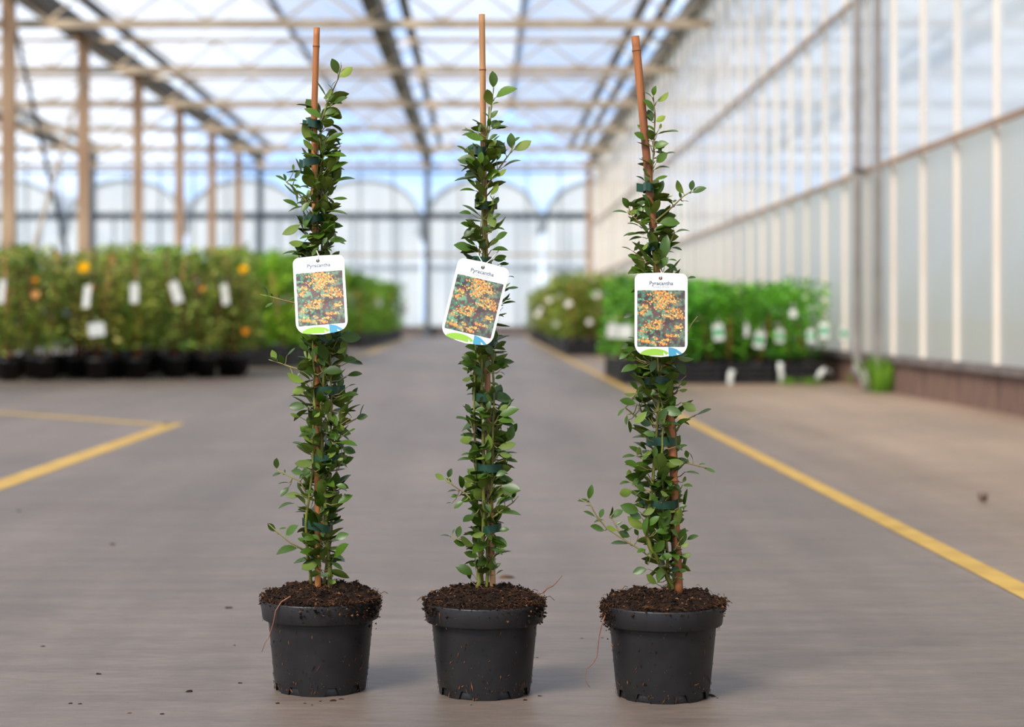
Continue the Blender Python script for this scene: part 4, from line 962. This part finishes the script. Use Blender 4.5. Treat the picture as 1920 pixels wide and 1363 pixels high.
# ------------------------------------------------------------------ hanging picture tags
def poly_curve_mesh(name, outlines, ext, m_):
    cu = bpy.data.curves.new(name, 'CURVE'); cu.dimensions = '2D'; cu.fill_mode = 'BOTH'; cu.extrude = ext
    for pts in outlines:
        sp = cu.splines.new('POLY'); sp.points.add(len(pts) - 1); sp.use_cyclic_u = True
        for p, (x, y) in zip(sp.points, pts): p.co = (x, y, 0, 1)
    o = bpy.data.objects.new(name, cu); COL.objects.link(o)
    me = bpy.data.meshes.new_from_object(o.evaluated_get(bpy.context.evaluated_depsgraph_get()))
    bpy.data.objects.remove(o); bpy.data.curves.remove(cu)
    me.name = name; me.materials.clear(); me.materials.append(MATS[m_])
    return me
def text_mesh(name, s, size, m_, off=0.0):
    cu = bpy.data.curves.new(name, 'FONT'); cu.body = s; cu.size = size; cu.align_x = 'CENTER'; cu.offset = off; cu.extrude = .00003; cu.resolution_u = 4
    o = bpy.data.objects.new(name, cu); COL.objects.link(o)
    me = bpy.data.meshes.new_from_object(o.evaluated_get(bpy.context.evaluated_depsgraph_get()))
    bpy.data.objects.remove(o); bpy.data.curves.remove(cu)
    me.name = name; me.materials.clear(); me.materials.append(MATS[m_])
    return me
U = .0765 / 98.0        # metres per traced pixel of the upright tag
def T(x, y): return ((x - 49) * U, (78.5 - y) * U)
def arc_pts(cx, cy, rx, ry, a0, a1, n): return [(cx + rx * math.cos(math.radians(a0 + (a1 - a0) * k / n)), cy + ry * math.sin(math.radians(a0 + (a1 - a0) * k / n))) for k in range(n + 1)]
outer = arc_pts(12, 14, 12, 12, 180, 270, 8) + [(49, .6)] + arc_pts(86, 14, 12, 12, 270, 360, 8) + arc_pts(79, 131, 19, 22, 0, 78, 10) + [(66, 155), (49, 157), (32, 155.5)] + arc_pts(19, 131, 19, 22, 102, 180, 10)
hole = arc_pts(48, 11, 3.4, 3.4, 0, 345, 15)
CARD = poly_curve_mesh('card', [[T(*p) for p in outer], [T(*p) for p in hole]], .0004, 'card_white')
GREEN = poly_curve_mesh('green_arch', [[T(*p) for p in [(10, 151.5)] + arc_pts(37, 153, 27, 11.5, 188, 345, 16) + [(58, 153.2), (53.5, 147.5), (54, 154.5), (40, 154), (24, 154.5)]]], .00004, 'ink_green')
BLUE = poly_curve_mesh('blue_leaf', [[T(*p) for p in [(63, 152.5), (62.5, 138.5)] + [(70, 139.5), (77, 142), (84, 146.5), (88.5, 150.2), (83, 152.2), (77, 148.2), (78.5, 153.6), (70, 155.2), (64, 155.2)]]], .00004, 'ink_blue')
TXT1 = text_mesh('title_print', 'Pyracantha', .0079, 'ink_slate', .00012)
TXT2 = text_mesh('variety_print', "'Soleil d'Or'", .0057, 'ink_grey')
def picture_mesh():
    nx, ny = 96, 116; r = np.random.RandomState(5)
    x0, x1, y0, y1 = 4.8, 93.3, 33.2, 138.2
    gx, gy = np.meshgrid(np.linspace(0, 1, nx + 1), np.linspace(0, 1, ny + 1))
    def fbm(f, seed):
        out = np.zeros_like(gx); amp = 1.0
        for o in range(3):
            q = np.random.RandomState(seed + o).rand(int(f * 1.3) + 3, f + 3); u = gx * f; v = gy * f * 1.18
            i = u.astype(int); j = np.minimum(v.astype(int), q.shape[0] - 2); fu, fv = u - i, v - j
            out += amp * ((q[j, i] * (1 - fu) + q[j, i + 1] * fu) * (1 - fv) + (q[j + 1, i] * (1 - fu) + q[j + 1, i + 1] * fu) * fv)
            amp *= .6; f *= 2
        return out / 1.96
    base = fbm(16, 3)[..., None]; g2 = fbm(5, 9)
    dark = np.array([66, 52, 50]); green = np.array([70, 122, 92]); lgreen = np.array([124, 168, 130]); plum = np.array([104, 72, 68])
    c = np.where(base < .47, dark + (plum - dark) * (g2[..., None] > .5), np.where(base < .6, green, lgreen)).astype(float)
    bias = np.clip((.62 - gx) * 1.2 + .35 - .25 * gy, 0, 1)[..., None]
    c = c * (.55 + .45 * bias) + (np.array([96, 74, 70]) * .45) * (1 - bias)
    blobs = [(.42, .06, .24, .06), (.62, .13, .20, .07), (.45, .19, .22, .06), (.75, .20, .1, .05), (.50, .30, .16, .05), (.16, .29, .11, .05), (.1, .38, .1, .05), (.80, .38, .16, .07), (.68, .46, .16, .05), (.90, .46, .08, .06), (.43, .56, .17, .05), (.33, .65, .2, .05), (.88, .66, .12, .05), (.12, .73, .08, .03), (.72, .80, .16, .03), (.14, .88, .14, .04), (.38, .85, .06, .03), (.52, .94, .2, .04), (.25, .92, .1, .03), (.60, .88, .1, .03)]
    orange = np.array([[240, 170, 78], [226, 146, 62], [250, 196, 110], [206, 124, 58]])
    for bx, by, sx, sy in blobs:
        for _ in range(int(sx * sy * 5200)):
            px_, py_ = bx + r.randn() * sx * .5, by + r.randn() * sy * .5 + .12 * (px_ - bx if False else 0)
            rad = .011 + .006 * r.rand()
            dd = np.hypot(gx - px_, (gy - py_) * 1.19); k = dd < rad
            c[k] = orange[r.randint(4)] * (.86 + .2 * r.rand())
    c = np.clip(c, 0, 255); lin = np.where(c <= 10, c / 255 / 12.92, ((c / 255 + .055) / 1.055) ** 2.4)
    vs = [T(x0 + (x1 - x0) * a, y0 + (y1 - y0) * b) + (0,) for a, b in zip(gx.ravel(), gy.ravel())]
    fs = []
    for j in range(ny):
        for i in range(nx):
            if i in (0, nx - 1) and j in (0, ny - 1): continue
            a = j * (nx + 1) + i; fs.append((a, a + nx + 1, a + nx + 2, a + 1))
    me = bpy.data.meshes.new('photo_print'); me.from_pydata(vs, [], fs)
    at = me.color_attributes.new('print', 'FLOAT_COLOR', 'POINT')
    at.data.foreach_set('color', np.concatenate([lin.reshape(-1, 3), np.ones((lin.size // 3, 1))], 1).ravel().astype(np.float32))
    m = bpy.data.materials.new('photo_ink'); m.use_nodes = True; b = m.node_tree.nodes['Principled BSDF']
    b.inputs['Roughness'].default_value = .4
    a = m.node_tree.nodes.new('ShaderNodeVertexColor'); a.layer_name = 'print'
    m.node_tree.links.new(a.outputs['Color'], b.inputs['Base Color'])
    me.materials.append(m)
    return me
PHOTO = picture_mesh()
def picture_tag(px_, py_, Y, roll, lean, yaw, sc, label, string_to):
    p = W(px_, py_, Y)
    t = empty('plant_tag', p, label, 'plant tag', 'picture tags on the staked plants')
    M = Matrix.Rotation(yaw, 4, 'Z') @ Matrix.Rotation(roll, 4, 'Y') @ Matrix.Rotation(math.pi / 2 - lean, 4, 'X')
    t.rotation_euler = M.to_euler(); t.scale = (sc,) * 3
    inst('card', CARD, t)
    for n_, me, z in (('green_arch', GREEN, .0005), ('blue_leaf', BLUE, .0005), ('photo_print', PHOTO, .00052)):
        inst(n_, me, t, (0, 0, z))
    inst('title_print', TXT1, t, T(49, 23.5) + (.00052,)); inst('variety_print', TXT2, t, T(49, 29.5) + (.00052,))
    hx, hy = T(48, 11); m = MB()
    a = Vector((hx, hy, .0008)); Mi = (Matrix.Translation(p) @ M @ Matrix.Scale(sc, 4)).inverted()
    e1, e2 = [Mi @ W(*q) for q in string_to]
    m.tube([Vector((hx, hy - .001, -.002)), a, a + Vector((.0004, .004, .001)), a.lerp(e1, .45) + Vector((.002, 0, .002)), e1], .0007, 6)
    m.tube([Vector((hx, hy - .001, -.002)), Vector((hx, hy + .004, -.002)), (a.lerp(e2, .5) + Vector((0, 0, -.004))), e2], .0007, 6)
    m.build('string', 'string', t)
picture_tag(600.5, 552.5, 2.745 - .068, math.radians(-4.6), math.radians(16), 0.0, .98, 'white picture tag of orange berries on the leftmost staked plant', ((594, 470, 2.70), (600, 468, 2.75)))
picture_tag(890.5, 567, 2.718 - .066, math.radians(13.2), math.radians(9), math.radians(-3), .99, 'strongly tilted white picture tag of orange berries on the middle staked plant', ((895, 475, 2.68), (935, 470, 2.70)))
picture_tag(1239.5, 590, 2.695 - .066, math.radians(0.3), math.radians(2), 0.0, .985, 'upright white picture tag of orange berries on the rightmost staked plant', ((1238, 505, 2.66), (1246, 502, 2.70)))

# ------------------------------------------------------------------ crumbs on the floor
def crumb(px_, py_, s, label, m_='soil_crumb', flat=.4, grp='crumbs on the concrete floor'):
    Y = 1913.4 / (py_ - 593); p = W(px_, py_, Y); m = MB(); n_ = 7; vs = []
    for z, q in ((0, 1), (s * flat, .6)):
        for k in range(n_):
            a = 2 * math.pi * k / n_; rr = s * q * R.uniform(.6, 1.2); vs.append((rr * math.cos(a) * 1.5, rr * math.sin(a), z * R.uniform(.7, 1.2)))
    m.add(vs, [(k, (k + 1) % n_, n_ + (k + 1) % n_, n_ + k) for k in range(n_)] + [tuple(range(n_, 2 * n_))])
    tag(m.build('soil_crumb', m_, None, (p.x, p.y, 0)), label, 'crumb', grp)
for px_, py_, s in ((521, 1319, .003), (571, 1319, .002), (585, 1322, .0015), (601, 1315, .0018), (625, 1314, .004), (640, 1311, .003), (884, 1322, .0014), (985, 1313, .003), (1012, 1305, .0024), (1007, 1233, .002), (1330, 1304, .005), (1338, 1306, .003), (1345, 1309, .0015), (1129, 1196, .002), (1091, 1197, .002)):
    crumb(px_, py_, s, 'dark soil crumb fallen on the concrete close to the three pots', grp='soil crumbs near the pots')
for px_, py_, s in ((428, 1140, .006), (80, 1212, .003), (184, 1264, .004), (132, 1319, .003), (150, 1320, .0025), (355, 1297, .005), (304, 1339, .003), (450, 1281, .003), (36, 958, .006), (212, 1021, .006), (440, 1210, .002)):
    crumb(px_, py_, s, 'dark crumb lying on the bare concrete left of the pots', grp='crumbs left of the pots')
crumb(243, 1337, .003, 'pale cream crumb on the concrete at the lower left', 'chip')
crumb(950, 1083, .012, 'brown dry leaf scrap on the concrete behind the middle pot', 'fibre', .35)
